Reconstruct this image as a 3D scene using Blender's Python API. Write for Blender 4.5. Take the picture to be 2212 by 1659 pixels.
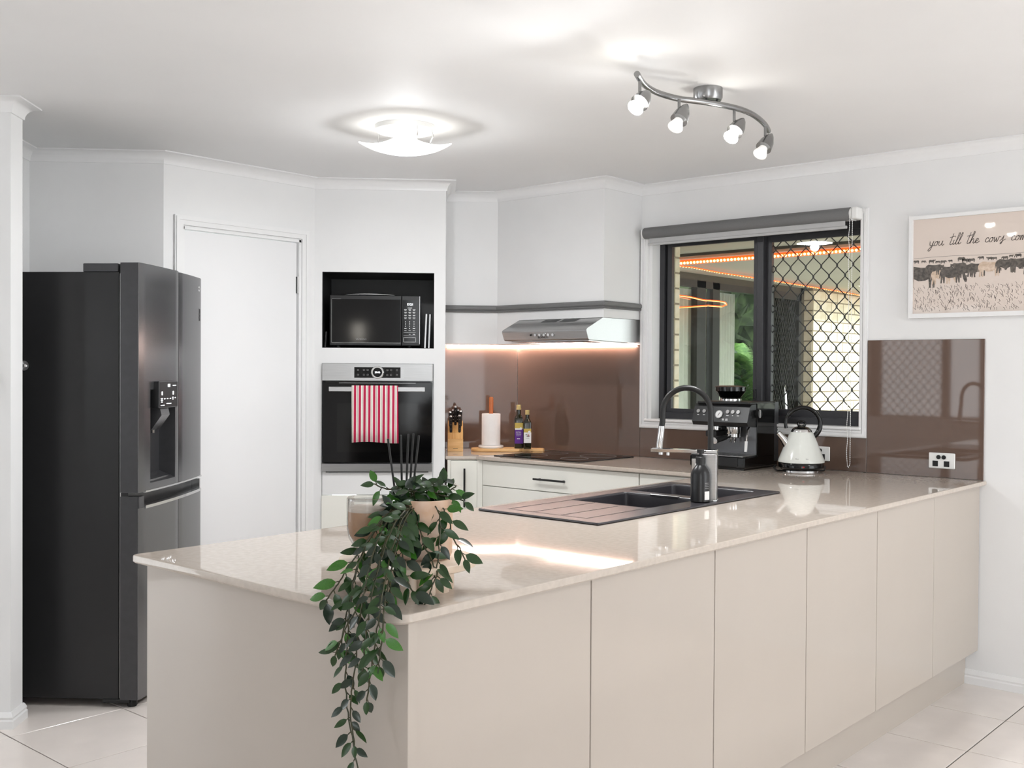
import bpy, bmesh, math, random
from mathutils import Vector, Matrix
random.seed(7)
for o in list(bpy.data.objects): bpy.data.objects.remove(o)
scene = bpy.context.scene
C = scene.collection
R45 = math.radians(45)

# ---------------------------------------------------------------- camera
FPX, YAW, PITCH, ROLL, EYE = 2288.59, 0.718845, 0.0127754, 0.0060625, 1.37
def _rot():
    cy, sy, cp, sp, cr, sr = math.cos(YAW), math.sin(YAW), math.cos(PITCH), math.sin(PITCH), math.cos(ROLL), math.sin(ROLL)
    Ry = Matrix(((cy,0,sy),(0,1,0),(-sy,0,cy))); Rx = Matrix(((1,0,0),(0,cp,-sp),(0,sp,cp))); Rz = Matrix(((cr,-sr,0),(sr,cr,0),(0,0,1)))
    return Rz @ Rx @ Ry
RC = _rot()
def wv(v): return Vector((v[0], v[2], -v[1]))
cam_r, cam_d, cam_f = wv(RC[0]), wv(RC[1]), wv(RC[2])
cd = bpy.data.cameras.new('camera'); cam = bpy.data.objects.new('camera', cd); C.objects.link(cam)
cd.sensor_width = 36; cd.lens = FPX/2212*36; cd.clip_start = 0.05; cd.clip_end = 200
mw = Matrix((cam_r, -cam_d, -cam_f)).transposed().to_4x4(); mw.translation = (0, 0, EYE)
cam.matrix_world = mw
scene.camera = cam
def ray(px, py): return cam_r*((px-1106)/FPX) + cam_d*((py-829.5)/FPX) + cam_f
EO = Vector((0,0,EYE))
def at_depth(px, py, d): return EO + ray(px, py)*d
def at_z(px, py, z): r = ray(px, py); return EO + r*((z-EYE)/r.z)
def at_y(px, py, y): r = ray(px, py); return EO + r*(y/r.y)

# ---------------------------------------------------------------- world, sun, exposure
w = bpy.data.worlds.new('world'); scene.world = w; w.use_nodes = True
bg = w.node_tree.nodes['Background']; bg.inputs[0].default_value = (0.94, 0.975, 1.0, 1); bg.inputs[1].default_value = 3.0
sd = bpy.data.lights.new('sun', 'SUN'); sd.energy = 2.4; sd.angle = 0.02; sd.color = (1, .96, .9)
sun = bpy.data.objects.new('sun', sd); C.objects.link(sun)
sun.rotation_euler = Vector((0.82, 0.0, 0.57)).to_track_quat('Z', 'Y').to_euler()
scene.view_settings.view_transform = 'Standard'; scene.view_settings.look = 'None'
scene.view_settings.exposure = 0.57; scene.view_settings.gamma = 1.0
scene.view_settings.use_curve_mapping = False

# ---------------------------------------------------------------- materials
def lin(c):
    c = c/255.0
    return c/12.92 if c <= 0.04045 else ((c+0.055)/1.055)**2.4
def rgb(t): return (lin(t[0]), lin(t[1]), lin(t[2]), 1)
MATS = {}
def M(name, col=(200,200,200), rough=.5, metal=0, var=.04, scale=30, bump=0, bscale=None, coat=0, emit=None, es=0, spec=.5, trans=0, ior=1.45, stretch=None, aniso=0, alpha=1, detail=3, col2=None, sub=0):
    m = bpy.data.materials.new(name); m.use_nodes = True; MATS[name] = m
    nt = m.node_tree; b = nt.nodes['Principled BSDF']; L = nt.links
    b.inputs['Roughness'].default_value = rough; b.inputs['Metallic'].default_value = metal
    b.inputs['Coat Weight'].default_value = coat; b.inputs['Coat Roughness'].default_value = .03
    b.inputs['Specular IOR Level'].default_value = spec; b.inputs['IOR'].default_value = ior
    b.inputs['Transmission Weight'].default_value = trans; b.inputs['Alpha'].default_value = alpha
    if aniso: b.inputs['Anisotropic'].default_value = aniso
    tc = nt.nodes.new('ShaderNodeTexCoord'); n = nt.nodes.new('ShaderNodeTexNoise')
    mp = nt.nodes.new('ShaderNodeMapping'); L.new(tc.outputs['Object'], mp.inputs[0]); L.new(mp.outputs[0], n.inputs['Vector'])
    if stretch: mp.inputs['Scale'].default_value = stretch
    n.inputs['Scale'].default_value = scale; n.inputs['Detail'].default_value = detail
    cr = nt.nodes.new('ShaderNodeValToRGB'); L.new(n.outputs['Fac'], cr.inputs[0])
    a = rgb(col)
    if col2:
        e0, e1 = rgb(col), rgb(col2)
    else:
        e0 = tuple(x*(1-var) for x in a[:3])+(1,); e1 = tuple(min(1, x*(1+var)) for x in a[:3])+(1,)
    cr.color_ramp.elements[0].position = .35; cr.color_ramp.elements[1].position = .65
    cr.color_ramp.elements[0].color = e0; cr.color_ramp.elements[1].color = e1
    L.new(cr.outputs[0], b.inputs['Base Color'])
    if bump:
        n2 = nt.nodes.new('ShaderNodeTexNoise'); n2.inputs['Scale'].default_value = bscale or scale*4; L.new(mp.outputs[0], n2.inputs['Vector'])
        bp = nt.nodes.new('ShaderNodeBump'); bp.inputs['Strength'].default_value = bump; bp.inputs['Distance'].default_value = .002
        L.new(n2.outputs['Fac'], bp.inputs['Height']); L.new(bp.outputs[0], b.inputs['Normal'])
    if emit:
        b.inputs['Emission Color'].default_value = rgb(emit); b.inputs['Emission Strength'].default_value = es
    return m
def glass_mat(name, tint=(255,255,255), gl=1.0, rough=0.0):
    # thin sheet of clear glass: see-through with a Fresnel reflection
    m = bpy.data.materials.new(name); m.use_nodes = True; MATS[name] = m; nt = m.node_tree; nt.nodes.clear(); L = nt.links
    out = nt.nodes.new('ShaderNodeOutputMaterial'); mx = nt.nodes.new('ShaderNodeMixShader'); t = nt.nodes.new('ShaderNodeBsdfTransparent'); g = nt.nodes.new('ShaderNodeBsdfGlossy')
    fr = nt.nodes.new('ShaderNodeFresnel'); fr.inputs['IOR'].default_value = 1.45
    mu = nt.nodes.new('ShaderNodeMath'); mu.operation = 'MULTIPLY'; mu.inputs[1].default_value = gl
    t.inputs[0].default_value = rgb(tint); g.inputs['Roughness'].default_value = rough
    L.new(fr.outputs[0], mu.inputs[0]); L.new(mu.outputs[0], mx.inputs[0]); L.new(t.outputs[0], mx.inputs[1]); L.new(g.outputs[0], mx.inputs[2]); L.new(mx.outputs[0], out.inputs[0])
    return m
M('paint', (234,234,234), .6, var=.008, scale=6, bump=.03, bscale=180)
M('ceiling_paint', (236,236,236), .7, var=.006, scale=4)
M('trim_white', (236,236,236), .3, var=.006)
M('door_white', (234,234,235), .4, var=.006, scale=3)
M('grey_trim', (112,112,112), .45, var=.05, scale=20, stretch=(1,1,8))
M('tile', (228,220,214), .22, var=.035, scale=5, coat=.15, detail=6)
M('grout', (74,68,63), .9, var=.08)
M('stone', (194,183,172), .03, var=.05, scale=60, detail=8, spec=.42, coat=.0)
M('cab_gloss', (182,172,162), .16, var=.01, scale=3, coat=.25)  # same cream finish as cab_back, dimmer peninsula light put into the colour
M('cab_back', (242,241,233), .22, var=.01, scale=3, coat=.2)  # paler copy of the cab_gloss finish, brighter kitchen light put into colour
M('cab_gap', (70,62,56), .8)
M('splash', (104,85,75), .035, var=.02, scale=4, coat=.15, spec=.5)
M('blackgloss', (12,12,12), .10, coat=.1, spec=.4, var=.05)
M('black_glass', (9,9,10), .07, coat=0, spec=.35, var=.05)
M('black_satin', (26,26,27), .32, var=.06)
M('black_plastic', (20,20,21), .45, var=.08)
M('black_rubber', (24,24,25), .42, var=.06)
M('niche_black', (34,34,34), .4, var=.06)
M('alu_black', (52,52,55), .38, var=.05, scale=60)
M('steel', (178,178,178), .28, 1, var=.05, scale=14, stretch=(1,1,40), aniso=.4)
M('steel_h', (176,176,176), .30, 1, var=.05, scale=10, stretch=(1,40,40), aniso=.4)
M('chrome', (206,206,206), .10, 1, var=.01)
M('nickel', (150,150,150), .25, 1, var=.05)
M('fridge_side', (42,42,43), .30, .25, var=.06, scale=4)
M('fridge_steel', (118,118,120), .26, .85, var=.04, scale=12, stretch=(40,40,1), aniso=.4)
M('fridge_edge', (74,74,76), .35, .6, var=.04)
M('sink', (50,48,52), .27, var=.03, scale=200, spec=.7)
M('white_plastic', (236,236,234), .35, var=.01)
M('paper_white', (242,241,240), .85, var=.015, bump=.25, bscale=240)
M('marble_white', (238,235,232), .2, var=.04, scale=10)
M('wood_light', (214,166,104), .42, scale=6, stretch=(1,9,9), col2=(232,192,134), detail=6)
M('wood_orange', (176,92,44), .38, scale=7, stretch=(10,10,1), col2=(206,126,72), detail=6)
M('bamboo', (206,152,84), .4, scale=6, stretch=(12,3,1), col2=(228,184,118), detail=6)
M('olive_glass', (30,28,10), .05, var=.2, coat=.5)
M('gold_print', (196,170,84), .35, .3, var=.05)
M('gold_cap', (222,202,140), .3, .4, var=.04)
M('purple_print', (92,30,140), .4, var=.04)
M('white_print', (240,240,240), .5, var=.01)
M('grey_print', (150,150,150), .5, var=.02)
M('dark_print', (40,38,38), .5, var=.05)
M('red_print', (170,40,40), .5)
M('leaf_a', (24,48,18), .28, scale=60, col2=(40,74,28), coat=.15)
M('leaf_b', (18,32,22), .28, scale=60, col2=(28,48,30), coat=.2)
M('leaf_c', (40,88,22), .33, scale=60, col2=(66,124,36), coat=.15)
M('stem', (42,48,28), .5, scale=80, col2=(66,62,36))
M('soil', (52,42,34), .9, scale=120, col2=(82,68,54), bump=.6)
M('travertine', (196,158,128), .45, scale=14, col2=(218,196,180), detail=8, bump=.1)
M('stand_stone', (204,182,160), .35, scale=18, col2=(218,200,182), detail=8)
M('coffee', (198,160,128), .4, scale=20, col2=(208,172,142))
M('milk_foam', (226,214,202), .6, var=.02)
M('hose_black', (22,22,22), .38, var=.05)
M('soap_black', (24,24,26), .3, var=.05)
M('kettle_cream', (226,228,222), .14, var=.01, coat=.5)
M('blind_grey', (112,112,112), .7, var=.03, scale=200)
M('blind_back', (186,186,186), .7, var=.02)
M('art_paper', (222,208,198), .3, var=.02, scale=3, coat=.5)
M('art_dark', (66,60,56), .35, scale=90, col2=(104,96,88), coat=.5)
M('art_mid', (196,170,146), .35, scale=60, col2=(222,202,184), coat=.5)
M('art_ink', (96,88,84), .35, var=.08, coat=.5)
M('brick', (220,210,182), .8, scale=14, col2=(232,224,204), bump=.4, bscale=90)
M('mortar', (150,140,122), .95, var=.08)
M('patio_white', (196,194,180), .7, var=.02, scale=3)
M('patio_beam', (88,82,72), .6)
M('patio_floor', (150,146,138), .8, scale=8, col2=(170,164,156))
M('frame_dark', (50,50,48), .4, var=.06)
M('curtain', (246,248,242), .9, var=.03, scale=20)
M('dark_room', (30,36,30), .9)
M('hedge', (24,36,22), .9, scale=9, col2=(62,80,46), detail=8)
M('lawn', (104,108,92), .9, scale=30, col2=(124,128,110))
M('palm_a', (84,130,56), .5, scale=20, col2=(130,172,88))
M('palm_b', (36,70,34), .5, scale=20, col2=(56,96,46))
M('bark', (96,80,62), .9, scale=30, col2=(120,102,80))
M('led_cool', (255,250,245), .4, emit=(255,226,214), es=24)
M('led_soft', (255,250,245), .4, emit=(255,220,204), es=22)
M('led_orange', (255,110,50), .4, emit=(255,74,16), es=1.3)
M('led_bulb', (255,200,150), .4, emit=(255,170,100), es=7)
M('lamp_dish', (250,250,248), .25, emit=(255,253,248), es=1.7)
M('lamp_lit', (255,255,255), .3, emit=(255,252,244), es=30)
M('lamp_dim', (232,232,232), .3, emit=(255,252,244), es=.25)
M('display', (255,255,255), .4, emit=(245,250,255), es=3)
M('lantern_pane', (255,250,240), .3, emit=(255,248,236), es=9)
glass_mat('glass_pane', (250,252,250), .35); glass_mat('glass_clear', (250,250,250), .55); glass_mat('glass_smoke', (120,120,122), 1.2)

def towel_mat():
    m = bpy.data.materials.new('towel'); m.use_nodes = True; MATS['towel'] = m; nt = m.node_tree; b = nt.nodes['Principled BSDF']; L = nt.links
    tc = nt.nodes.new('ShaderNodeTexCoord'); sp = nt.nodes.new('ShaderNodeSeparateXYZ'); L.new(tc.outputs['Object'], sp.inputs[0])
    d = nt.nodes.new('ShaderNodeMath'); d.operation = 'DIVIDE'; L.new(sp.outputs[0], d.inputs[0]); d.inputs[1].default_value = .0252
    f = nt.nodes.new('ShaderNodeMath'); f.operation = 'FRACT'; L.new(d.outputs[0], f.inputs[0])
    cr = nt.nodes.new('ShaderNodeValToRGB'); cr.color_ramp.interpolation = 'CONSTANT'; L.new(f.outputs[0], cr.inputs[0])
    cs = [(0,(236,230,222)),(.2,(120,112,96)),(.27,(236,230,222)),(.48,(186,32,74)),(.97,(236,230,222))]
    el = cr.color_ramp.elements; el[0].position = 0; el[0].color = rgb(cs[0][1]); el[1].position = cs[1][0]; el[1].color = rgb(cs[1][1])
    for p, c in cs[2:]: e = el.new(p); e.color = rgb(c)
    L.new(cr.outputs[0], b.inputs['Base Color']); b.inputs['Roughness'].default_value = .9
    n = nt.nodes.new('ShaderNodeTexNoise'); n.inputs['Scale'].default_value = 900; bp = nt.nodes.new('ShaderNodeBump'); bp.inputs['Strength'].default_value = .3; bp.inputs['Distance'].default_value = .001
    L.new(n.outputs['Fac'], bp.inputs['Height']); L.new(bp.outputs[0], b.inputs['Normal'])
towel_mat()

# ---------------------------------------------------------------- mesh helpers
class MB:
    def __init__(s): s.v = []; s.f = []; s.wn = False
    def add(s, vs, fs):
        o = len(s.v); s.v += [tuple(v) for v in vs]; s.f += [tuple(i+o for i in f) for f in fs]; return s
    def box(s, a, b, bev=0, seg=2):
        x0,y0,z0 = a; x1,y1,z1 = b
        if bev <= 0:
            return s.add([(x0,y0,z0),(x1,y0,z0),(x1,y1,z0),(x0,y1,z0),(x0,y0,z1),(x1,y0,z1),(x1,y1,z1),(x0,y1,z1)],
                  [(3,2,1,0),(4,5,6,7),(0,1,5,4),(1,2,6,5),(2,3,7,6),(3,0,4,7)])
        seg = 3 if bev >= .004 else 1
        if seg > 1: s.wn = True
        bm = bmesh.new(); bmesh.ops.create_cube(bm, size=1)
        bmesh.ops.scale(bm, vec=(x1-x0, y1-y0, z1-z0), verts=bm.verts); bmesh.ops.translate(bm, vec=((x0+x1)/2,(y0+y1)/2,(z0+z1)/2), verts=bm.verts)
        bmesh.ops.bevel(bm, geom=list(bm.edges), offset=bev, segments=seg, profile=.5, affect='EDGES', clamp_overlap=True)
        return s.bm(bm)
    def bm(s, bm, mat=None):
        bm.verts.index_update(); vs = [(mat @ v.co if mat else v.co.copy()) for v in bm.verts]
        s.add(vs, [tuple(v.index for v in f.verts) for f in bm.faces]); bm.free(); return s
    def frame(s, x0, x1, z0, z1, w, y0, y1, wl=None, wr=None, wb=None, wt=None):
        # mitred rectangular frame in the xz plane
        wl, wr, wb, wt = [w if v is None else v for v in (wl,wr,wb,wt)]
        o = [(x0,z0),(x1,z0),(x1,z1),(x0,z1)]; i = [(x0+wl,z0+wb),(x1-wr,z0+wb),(x1-wr,z1-wt),(x0+wl,z1-wt)]
        vs = [(x,y0,z) for x,z in o+i]+[(x,y1,z) for x,z in o+i]; fs = []
        for k in range(4):
            j = (k+1)%4; fs += [(k,j,4+j,4+k),(8+k,12+k,12+j,8+j),(k,8+k,8+j,j),(4+k,4+j,12+j,12+k)]
        return s.add(vs, fs)
    def tube(s, pts, r, n=10, caps=True):
        pts = [Vector(p) for p in pts]; rs = r if isinstance(r, (list, tuple)) else [r]*len(pts)
        up = Vector((0,0,1)); o = len(s.v); prev = None
        for i, p in enumerate(pts):
            t = (pts[min(i+1,len(pts)-1)] - pts[max(i-1,0)])
            if t.length < 1e-9: t = Vector((0,0,1))
            t.normalize()
            if prev is None:
                a = t.orthogonal().normalized()
            else:
                a = prev - t*prev.dot(t); a = a.normalized() if a.length > 1e-6 else t.orthogonal().normalized()
            prev = a; b = t.cross(a)
            for k in range(n):
                th = 2*math.pi*k/n; s.v.append(tuple(p + (a*math.cos(th)+b*math.sin(th))*rs[i]))
        for i in range(len(pts)-1):
            for k in range(n):
                k2 = (k+1)%n; s.f.append((o+i*n+k, o+i*n+k2, o+(i+1)*n+k2, o+(i+1)*n+k))
        if caps:
            s.f.append(tuple(o+k for k in range(n))[::-1]); s.f.append(tuple(o+(len(pts)-1)*n+k for k in range(n)))
        return s
    def lathe(s, prof, c=(0,0,0), n=32, axis='z', close=False, sq=None):
        o = len(s.v); c = Vector(c)
        for r, z in prof:
            for k in range(n):
                th = 2*math.pi*k/n; rr = r
                if sq: rr = r*sq(th)
                x, y = rr*math.cos(th), rr*math.sin(th)
                p = Vector((x,y,z)) if axis == 'z' else (Vector((z,x,y)) if axis == 'x' else Vector((x,z,y)))
                s.v.append(tuple(c+p))
        m = len(prof)
        for i in range(m-1 if not close else m):
            j = (i+1)%m
            for k in range(n):
                k2 = (k+1)%n; q = (o+i*n+k, o+i*n+k2, o+j*n+k2, o+j*n+k); s.f.append(q if axis != 'y' else q[::-1])
        if not close:
            if prof[0][0] > 1e-5: s.f.append(tuple(o+k for k in range(n))[::-1])
            if prof[-1][0] > 1e-5: s.f.append(tuple(o+(m-1)*n+k for k in range(n)))
        return s
    def prism(s, poly, z0, z1):
        n = len(poly); o = len(s.v)
        s.v += [(x,y,z0) for x,y in poly] + [(x,y,z1) for x,y in poly]
        s.f.append(tuple(o+i for i in range(n))[::-1]); s.f.append(tuple(o+n+i for i in range(n)))
        for i in range(n):
            j = (i+1)%n; s.f.append((o+i,o+j,o+n+j,o+n+i))
        return s
    def prism_y(s, poly, y0, y1):   # poly in (x,z)
        n = len(poly); o = len(s.v)
        s.v += [(x,y0,z) for x,z in poly] + [(x,y1,z) for x,z in poly]
        s.f.append(tuple(o+i for i in range(n))); s.f.append(tuple(o+n+i for i in range(n))[::-1])
        for i in range(n):
            j = (i+1)%n; s.f.append((o+j,o+i,o+n+i,o+n+j))
        return s
    def prism_x(s, poly, x0, x1):   # poly in (y,z)
        n = len(poly); o = len(s.v)
        s.v += [(x0,y,z) for y,z in poly] + [(x1,y,z) for y,z in poly]
        s.f.append(tuple(o+i for i in range(n))[::-1]); s.f.append(tuple(o+n+i for i in range(n)))
        for i in range(n):
            j = (i+1)%n; s.f.append((o+i,o+j,o+n+j,o+n+i))
        return s
    def mesh(s, name, mat, smooth=35):
        me = bpy.data.meshes.new(name); me.from_pydata(s.v, [], s.f)
        bm = bmesh.new(); bm.from_mesh(me); bmesh.ops.recalc_face_normals(bm, faces=bm.faces); bm.to_mesh(me); bm.free()
        me.materials.append(MATS[mat])
        if smooth:
            me.polygons.foreach_set('use_smooth', [True]*len(me.polygons)); me.set_sharp_from_angle(angle=math.radians(smooth))
        me.update(); return me
    def build(s, name, mat, parent=None, smooth=35, label=None):
        o = link(name, s.mesh(name, mat, smooth), parent, label)
        if s.wn: m = o.modifiers.new('wn', 'WEIGHTED_NORMAL'); m.keep_sharp = True
        return o
def link(name, me, parent=None, label=None, loc=None, rot=None):
    o = bpy.data.objects.new(name, me); C.objects.link(o)
    if parent: o.parent = parent
    if label: o['label'] = label
    if loc is not None: o.location = loc
    if rot is not None: o.rotation_euler = rot
    return o
def thing(name, label, cat, loc=(0,0,0), rotz=0, group=None, kind=None):
    o = bpy.data.objects.new(name, None); C.objects.link(o); o.empty_display_size = .05
    o.location = loc; o.rotation_euler = (0,0,rotz); return tag(o, label, cat, group, kind)
def tag(o, label=None, cat=None, group=None, kind=None):
    if label: o['label'] = label
    if cat: o['category'] = cat
    if group: o['group'] = group
    if kind: o['kind'] = kind
    return o
def struct(o, label=None): o['kind'] = 'structure'; return tag(o, label)
def box(name, mat, a, b, parent=None, bev=0, seg=2, label=None): return MB().box(a, b, bev, seg).build(name, mat, parent, label=label)
_fonts = {}
def text(name, s, size, mat, parent, loc, rot=(math.pi/2,0,0), align='CENTER', ext=.0004, label=None, sx=1):
    cu = bpy.data.curves.new('t', 'FONT'); cu.body = s; cu.size = size; cu.align_x = align; cu.align_y = 'CENTER'; cu.extrude = ext
    cu.resolution_u = 2
    to = bpy.data.objects.new('t', cu); C.objects.link(to)
    bpy.context.view_layer.update()
    me = bpy.data.meshes.new_from_object(to.evaluated_get(bpy.context.evaluated_depsgraph_get()))
    bpy.data.objects.remove(to); bpy.data.curves.remove(cu)
    me.materials.clear(); me.materials.append(MATS[mat])
    o = link(name, me, parent, label, loc, rot); o.scale = (sx,1,1); return o
def sweep(path, prof, closed=False):
    """mitred sweep of prof [(offset to the left, z)] along a plan polyline"""
    b = MB(); n = len(path); m = len(prof); ps = [Vector((p[0],p[1])) for p in path]
    for i in range(n):
        d0 = (ps[i]-ps[i-1]).normalized() if i > 0 else (ps[1]-ps[0]).normalized()
        d1 = (ps[i+1]-ps[i]).normalized() if i < n-1 else d0
        n0 = Vector((-d0.y, d0.x)); n1 = Vector((-d1.y, d1.x)); nn = (n0+n1)
        nn = nn/ max(.15, (1+n0.dot(n1)))
        for off, z in prof:
            q = ps[i]+nn*off; b.v.append((q.x,q.y,z))
    for i in range(n-1):
        for k in range(m):
            k2 = (k+1)%m; b.f.append((i*m+k, (i+1)*m+k, (i+1)*m+k2, i*m+k2))
    b.f.append(tuple(range(m))); b.f.append(tuple((n-1)*m+k for k in range(m))[::-1])
    return b
def slab(outline, z0, z1, r=.004, holes=()):
    """flat slab with eased top edge and square holes"""
    bm = bmesh.new(); n = len(outline); ps = [Vector(p) for p in outline]
    area = sum(ps[i].x*ps[(i+1)%n].y-ps[(i+1)%n].x*ps[i].y for i in range(n))
    if area < 0: ps.reverse()
    def inset(d):
        out = []
        for i in range(n):
            a = (ps[i]-ps[i-1]).normalized(); b = (ps[(i+1)%n]-ps[i]).normalized()
            na = Vector((-a.y,a.x)); nb = Vector((-b.y,b.x)); q = (na+nb)/max(.2,(1+na.dot(nb))); out.append(ps[i]+q*d)
        return out
    rings = []
    for d, z in ((r, z0), (0, z0+r), (0, z1-r), (r*.3, z1-r*.3), (r, z1)):
        rings.append([bm.verts.new((p.x,p.y,z)) for p in inset(d)])
    for a, b in zip(rings, rings[1:]):
        for i in range(n): bm.faces.new((a[i], a[(i+1)%n], b[(i+1)%n], b[i]))
    for ring, zi in ((rings[-1], z1), (rings[0], z0)):
        edges = [bm.edges.get((ring[i], ring[(i+1)%n])) for i in range(n)]
        for h in holes:
            hv = [bm.verts.new((x,y,zi)) for x,y in h]
            edges += [bm.edges.new((hv[i], hv[(i+1)%len(hv)])) for i in range(len(hv))]
        bmesh.ops.triangle_fill(bm, edges=edges, use_beauty=True)
    for h in holes:
        hs = [[bm.verts.new((x,y,z)) for x,y in h] for z in (z0,z1)]
        for i in range(len(h)): bm.faces.new((hs[0][i], hs[0][(i+1)%len(h)], hs[1][(i+1)%len(h)], hs[1][i]))
    bmesh.ops.remove_doubles(bm, verts=bm.verts, dist=1e-5)
    r_ = MB().bm(bm); r_.wn = True; return r_
def arc(cx, cy, r, a0, a1, n=6): return [(cx+r*math.cos(math.radians(a0+(a1-a0)*i/n)), cy+r*math.sin(math.radians(a0+(a1-a0)*i/n))) for i in range(n+1)]
# ================================================================ the setting
ZC = 2.384
WY = 4.85
PW = dict(W0=(2.6,WY), P1=(-3.305,WY), P2=(-3.305,4.505), P3=(-4.057,4.505), P4=(-4.267,4.295), D=(-4.0215,4.0495), Cc=(-4.515,3.556),
          B=(-4.515,2.669), A=(-4.9475,2.2365), A2=(-4.351,1.640), S1=(-4.144,1.846), S2=(-4.0636,1.7656), S3=(-5.66,.164))
# ceiling and floor
struct(box('ceiling', 'ceiling_paint', (-7,-1.7,ZC), (2.6,5.05,ZC+.08)))
floor = struct(box('floor', 'grout', (-7,-1.9,-.12), (2.6,5.05,-.004)))
TS = .4495
tile_me = MB().box((0.0025,0.0025,-.012), (TS-.0025,TS-.0025,0), .0012, 1).mesh('tile', 'tile')
i0, j0 = 0, 0
for i in range(-11, 8):
    for j in range(-12, 2):
        x, y = -1.271+i*TS, 4.42+(j-1)*TS
        y1 = y+TS
        if y > WY-.02 or x < -6.3 or (x < -2.4 and y < -1.0): continue
        if -2.40 < x and x+TS < -1.6 and y > 1.5: continue      # wholly under the peninsula
        t = link('tile', tile_me, floor, loc=(x,y,0), rot=(0,0,0))
        if y1 > WY: t.scale.y = (WY+.0-y)/TS
# walls
b = MB()
for a, c in (((-4.35,WY,0),(-3.233,5.05,ZC)), ((-2.052,WY,0),(2.6,5.05,ZC)), ((-3.233,WY,0),(-2.052,5.05,1.11)), ((-3.233,WY,2.10),(-2.052,5.05,ZC))): b.box(a, c)
struct(b.build('wall_window', 'paint', smooth=0))
# corner tower wall with oven and microwave openings (local x along the wall, y into it)
LT = .698
TL = (PW['Cc'][0], PW['Cc'][1], 0)
OV = (.045,.631,.822,1.403); NI = (.042,.637,1.485,1.890)
b = MB()
for x0,x1,z0,z1 in ((0,LT,NI[3],ZC),(0,NI[0],0,NI[3]),(NI[1],LT,0,NI[3]),(NI[0],NI[1],OV[3],NI[2]),(OV[0],OV[1],.70,OV[2]),(NI[0],NI[1],0,.10)):
    b.box((x0,0,z0),(x1,.03,z1))
b.box((LT-.03,.03,0),(LT,.69,ZC)); b.box((0,.03,0),(.03,.69,ZC))
tw = struct(b.build('wall_tower', 'paint', smooth=0)); tw.location = TL; tw.rotation_euler = (0,0,R45)
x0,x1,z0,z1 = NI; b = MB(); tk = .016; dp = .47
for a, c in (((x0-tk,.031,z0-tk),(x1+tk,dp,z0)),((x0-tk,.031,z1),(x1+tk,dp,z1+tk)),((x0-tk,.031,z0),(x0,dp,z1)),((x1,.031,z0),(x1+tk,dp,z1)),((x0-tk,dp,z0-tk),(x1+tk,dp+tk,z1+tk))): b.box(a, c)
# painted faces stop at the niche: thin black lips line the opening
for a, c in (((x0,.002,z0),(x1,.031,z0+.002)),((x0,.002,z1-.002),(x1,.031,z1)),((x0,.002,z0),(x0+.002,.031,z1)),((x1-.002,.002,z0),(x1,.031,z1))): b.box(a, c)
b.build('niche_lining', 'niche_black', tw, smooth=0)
# pantry wall with door opening
PX = PW['B'][0]; DY0, DY1, DZ = 2.767, 3.467, 2.048
b = MB()
for a, c in (((PX-.1,PW['B'][1],0),(PX,DY0,ZC)), ((PX-.1,DY1,0),(PX,3.556,ZC)), ((PX-.1,DY0,DZ),(PX,DY1,ZC))): b.box(a, c)
struct(b.build('wall_pantry', 'paint', smooth=0))
b = MB()
for (xa,xb,ins,wd_) in ((PX,PX+.014,0,.045),(PX+.014,PX+.019,.006,.016)):
    ya, yb, zt = 2.722+ins, 3.512-ins, 2.099-ins
    b.prism_x([(ya,0),(ya+wd_,0),(ya+wd_,zt-wd_),(yb-wd_,zt-wd_),(yb-wd_,0),(yb,0),(yb,zt),(ya,zt)], xa, xb)
b.box((PX-.1,DY0-.001,0),(PX+.002,DY0+.012,DZ)); b.box((PX-.1,DY1-.012,0),(PX+.002,DY1+.001,DZ)); b.box((PX-.1,DY0,DZ-.012),(PX+.002,DY1,DZ))
struct(b.build('trim_door', 'trim_white'))
door = struct(box('door_1', 'door_white', (PX-.045,DY0+.016,.012), (PX-.012,DY1-.017,DZ-.016), bev=.002))
for zc in (1.812, .25):
    h = MB().tube([(PX-.004,DY1-.0135,zc-.044),(PX-.004,DY1-.0135,zc+.044)], .006, 8)
    h.box((PX-.012,DY1-.024,zc-.044),(PX-.0105,DY1-.014,zc+.044)); h.build('hinge', 'chrome', door)
# fridge recess and stub wall in the 45 degree frame (x along e1, y along e2)
def w45(name, boxes, mat='paint'):
    b = MB()
    for a, c in boxes: b.box(a, c)
    o = struct(b.build(name, mat, smooth=0)); o.rotation_euler = (0,0,R45); return o
w45('wall_recess', [((-1.95,5.08,0),(-1.305,5.18,ZC))])
w45('wall_recess_back', [((-2.02,4.10,0),(-1.917,5.18,ZC))])
w45('wall_left', [((-4.4,4.122,0),(-1.625,4.236,ZC))])
# bulkhead over the cook corner
bk = MB()
dg = lambda c, s_: ((s_-c)/2, (s_+c)/2)          # intersection of y-x=c with x+y=s_
ret = .028
pt_r = dg(9.045, ret); pt_c = (-4.195, WY)
bk.prism([(-3.305,WY),(-3.305,4.505),(-4.057,4.505),(-4.267,4.295),pt_r,pt_c], 1.652, ZC)
bk.prism([(-3.895,WY),(-3.895,4.505),(-4.057,4.505),(-4.267,4.295),pt_r,pt_c], 1.520, 1.652)
struct(bk.build('wall_bulkhead', 'paint', smooth=0))
w45('wall_cook_corner', [((.028*.7071-.02-.10,9.045*.7071,0),(.50,9.045*.7071+.1,ZC))])
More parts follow.
